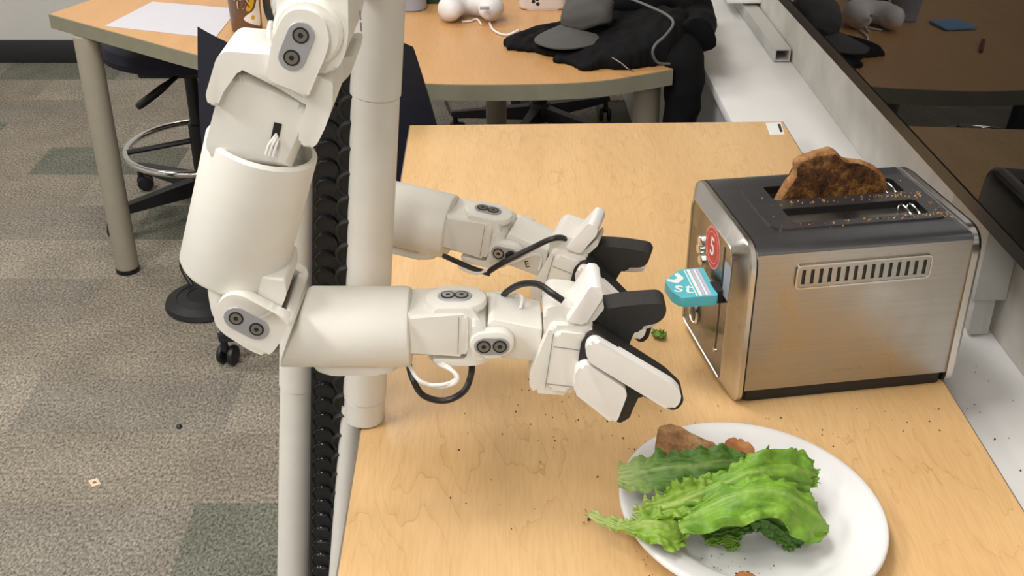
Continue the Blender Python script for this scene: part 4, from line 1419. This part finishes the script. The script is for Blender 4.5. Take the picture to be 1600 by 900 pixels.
def heap(name, poly, hfun, mat, parent, z0, step=.011, fold=.016, seed=0):
    """cloth heap: closed height field over a traced footprint"""
    xs = [p[0] for p in poly]; ys = [p[1] for p in poly]
    bm = bmesh.new()
    vs = {}
    nx, ny = int((max(xs) - min(xs)) / step) + 2, int((max(ys) - min(ys)) / step) + 2
    for i in range(nx):
        for j in range(ny):
            x, y = min(xs) + i * step, min(ys) + j * step
            if not inside(x, y, poly):
                continue
            d = edge_dist(x, y, poly)
            e = min(1, d / .045)
            n1 = noise.noise(Vector((x * 9 + seed, y * 9, 0)))
            n2 = 1 - abs(noise.noise(Vector((x * 13 + y * 7, y * 10 - x * 5, seed)))) * 2
            n3 = (1 - abs(noise.noise(Vector((x * 26 - y * 12, y * 17 + x * 9, seed + 4)))) * 2.2)
            h = e * .008 * n3 + hfun(x, y) * math.sqrt(max(0, 1 - (1 - e) ** 2)) + e * min(1, hfun(x, y) / .05) * (fold * n1 + fold * .9 * (n2 - .5)) + .006
            vs[i, j] = (bm.verts.new((x, y, z0 + max(.004, h))), bm.verts.new((x, y, z0)))
    cells = [(i, j) for (i, j) in vs if all(k in vs for k in ((i + 1, j), (i, j + 1), (i + 1, j + 1)))]
    cs = set(cells)
    for i, j in cells:
        q = ((i, j), (i + 1, j), (i + 1, j + 1), (i, j + 1))
        bm.faces.new([vs[k][0] for k in q])
        bm.faces.new([vs[k][1] for k in q][::-1])
        for a, b, nb in ((q[0], q[1], (i, j - 1)), (q[1], q[2], (i + 1, j)), (q[2], q[3], (i, j + 1)), (q[3], q[0], (i - 1, j))):
            if nb not in cs:
                bm.faces.new((vs[a][0], vs[a][1], vs[b][1], vs[b][0]))
    for v in [v for v in bm.verts if not v.link_faces]:
        bm.verts.remove(v)
    bmesh.ops.smooth_vert(bm, verts=bm.verts, factor=.5, use_axis_x=True, use_axis_y=True, use_axis_z=False)
    bmesh.ops.smooth_vert(bm, verts=bm.verts, factor=.5, use_axis_x=True, use_axis_y=True, use_axis_z=False)
    o = finish(name, bm, mat, parent, 100)
    s = o.modifiers.new('smooth', 'SUBSURF')
    s.levels = s.render_levels = 1
    return o


jk = empty('black_jacket', (.25, 2.8, .7402), 'black fleece jacket heaped on the far table beside the ledge', 'jacket')
jpoly = [(-.0313,2.7805),(-.0063,2.8227),(0.0566,2.888),(0.1311,2.9329),(0.1848,2.9559),(0.2318,3.0941),(0.2821,3.1903),(0.5289,3.1903),(0.4868,2.9444),(0.4439,2.7294),(0.4064,2.6317),(0.3713,2.6129),(0.3258,2.6035),(0.2944,2.585),(0.2421,2.5759),(0.2134,2.585),(0.1785,2.5668),(0.1467,2.5759),(0.1309,2.6175),(0.0926,2.6317),(0.0938,2.67),(0.0459,2.7093),(-.0154,2.7294)]
jpoly = [(x, y) for x, y in jpoly]
heap('body', jpoly, lambda x, y: .010 + .066 * max(0, min(1, (x - .16) / .2)) + .012 * max(0, min(1, (y - 2.7) / .3)), 'jacket', jk, .7406, .0078, .016, 2)
# sleeve hanging past the table corner
slv = spline([(0.3745,2.78,.7595),(0.3923,2.7,.765),(0.3986,2.645,.7482),(0.4047,2.635,.708),(0.4066,2.635,.6608),(0.4021,2.64,.6027),(0.3989,2.65,.5331)], 6)
sb = tube(slv, [.030 + .016 * min(1, k / 9) - .012 * max(0, k - 22) / 14 for k in range(len(slv))], 20)
for v in sb.verts:
    v.co += Vector((noise.noise(v.co * 22), noise.noise(v.co * 22 + Vector((5, 0, 0))) * .8, 0)) * .010
sl = finish('sleeve', sb, 'jacket', jk, 100)
hd = spline([(0.2336,2.9077,.8),(0.2947,2.8861,.83),(0.3773,2.8485,.84),(0.438,2.8271,.83),(0.4544,2.7934,.8),(0.4347,2.6689,.79)], 6)
hb = tube(hd, .042, 18)
rough_up(hb, .012, 24, 5)
finish('hood', hb, 'jacket', jk, 100)
finish('drawcord', tube(spline([(0.275,2.7676,.86),(0.314,2.7,.86),(0.3549,2.6603,.85),(0.3687,2.6222,.84),(0.3447,2.561,.83),(0.3181,2.5219,.82),(0.3135,2.5205,.8),(0.3279,2.534,.775),(0.357,2.5556,.765)], 6), .0032, 8), 'cord', jk)
finish('zipper', tube(spline([(0.2246,2.5429,.784),(0.2417,2.5355,.776),(0.2588,2.5283,.765),(0.2738,2.5299,.757)], 5), .0026, 6, flat=.6), 'chrome', jk)

# ------------------------------------------------------------------ grey cap
kp = Vector((0.182,2.7741,.818))
kc = empty('baseball_cap', (kp.x, kp.y, .78), 'grey cotton baseball cap resting on the black jacket', 'cap')
RC = Matrix.Translation(kp) @ Matrix.Rotation(math.radians(222), 4, 'Z') @ Matrix.Rotation(math.radians(10), 4, 'Y')
cbm = bmesh.new()
rows, colsn = 12, 36
rg = []
for i in range(rows + 1):
    f = i / rows * math.pi / 2
    rg.append([cbm.verts.new((.072 * math.cos(f) ** .75 * math.cos(2 * math.pi * k / colsn) * (1 + .05 * math.cos(2 * math.pi * k / colsn)), .066 * math.cos(f) ** .75 * math.sin(2 * math.pi * k / colsn),
                               .070 * math.sin(f) - .012)) for k in range(colsn)] if i < rows else [cbm.verts.new((0, 0, .058))])
for a, b in zip(rg, rg[1:]):
    for k in range(colsn):
        cbm.faces.new((a[k - 1], a[k], b[k], b[k - 1]) if len(b) > 1 else (a[k - 1], a[k], b[0]))
cbm.faces.new(rg[0][::-1])
cbm.transform(RC)
rough_up(cbm, .014, 18, 1)
rough_up(cbm, .004, 50, 4)
finish('crown', cbm, 'cap', kc, 100)
vb = bmesh.new()
gv = {}
for lay_ in (0, 1):
    for i in range(9):
        for j in range(21):
            u = j / 20 * 2 - 1
            t = i / 8
            th_ = u * 1.15
            xi, yi = .066 * math.cos(th_ * .95), .062 * math.sin(th_ * .95)
            xo, yo = .066 + .088 * (1 - abs(u) ** 2.6) - .03 * abs(u) ** 2, .084 * math.sin(u * 1.35)
            x, y = xi + (xo - xi) * t, yi + (yo - yi) * t
            z = -.008 - .018 * u * u - .012 * t - lay_ * .003
            gv[lay_, i, j] = vb.verts.new((x, y, z))
for lay_ in (0, 1):
    for i in range(8):
        for j in range(20):
            vb.faces.new((gv[lay_, i, j], gv[lay_, i, j + 1], gv[lay_, i + 1, j + 1], gv[lay_, i + 1, j]))
for j in range(20):
    for i in (0, 8):
        vb.faces.new((gv[0, i, j], gv[0, i, j + 1], gv[1, i, j + 1], gv[1, i, j]))
for i in range(8):
    for j in (0, 20):
        vb.faces.new((gv[0, i, j], gv[0, i + 1, j], gv[1, i + 1, j], gv[1, i, j]))
vb.transform(RC)
finish('brim', vb, 'cap', kc, 60)
btn = RC @ Vector((0, 0, .057))
finish('top_button', lathe([(0, 0), (.006, 0), (.005, .004), (0, .005)], btn, seg=14), 'cap', kc)

# ------------------------------------------------------------------ litter on the carpet
tgp = [(-.9239,2.0176),(-.9072,2.0265),(-.8926,2.0066),(-.9086,1.9956)]
tgc = (sum(p[0] for p in tgp) / 4, sum(p[1] for p in tgp) / 4)
tg_ = finish('card_tag', prism(tgp, .0006, .0026, VZ, holes=[circle(tgc, .0045, 12)]), 'tag')
tag(tg_, 'small beige card tag with a hole on the carpet', 'tag')
bt_ = finish('black_bit', lathe([(0, 0), (.006, 0), (.007, .004), (.003, .009), (0, .01)], (-.7756,2.2167,.0005), (.1, .1, 1), 10), 'black')
tag(bt_, 'tiny black plastic bit lying on the carpet', 'litter')
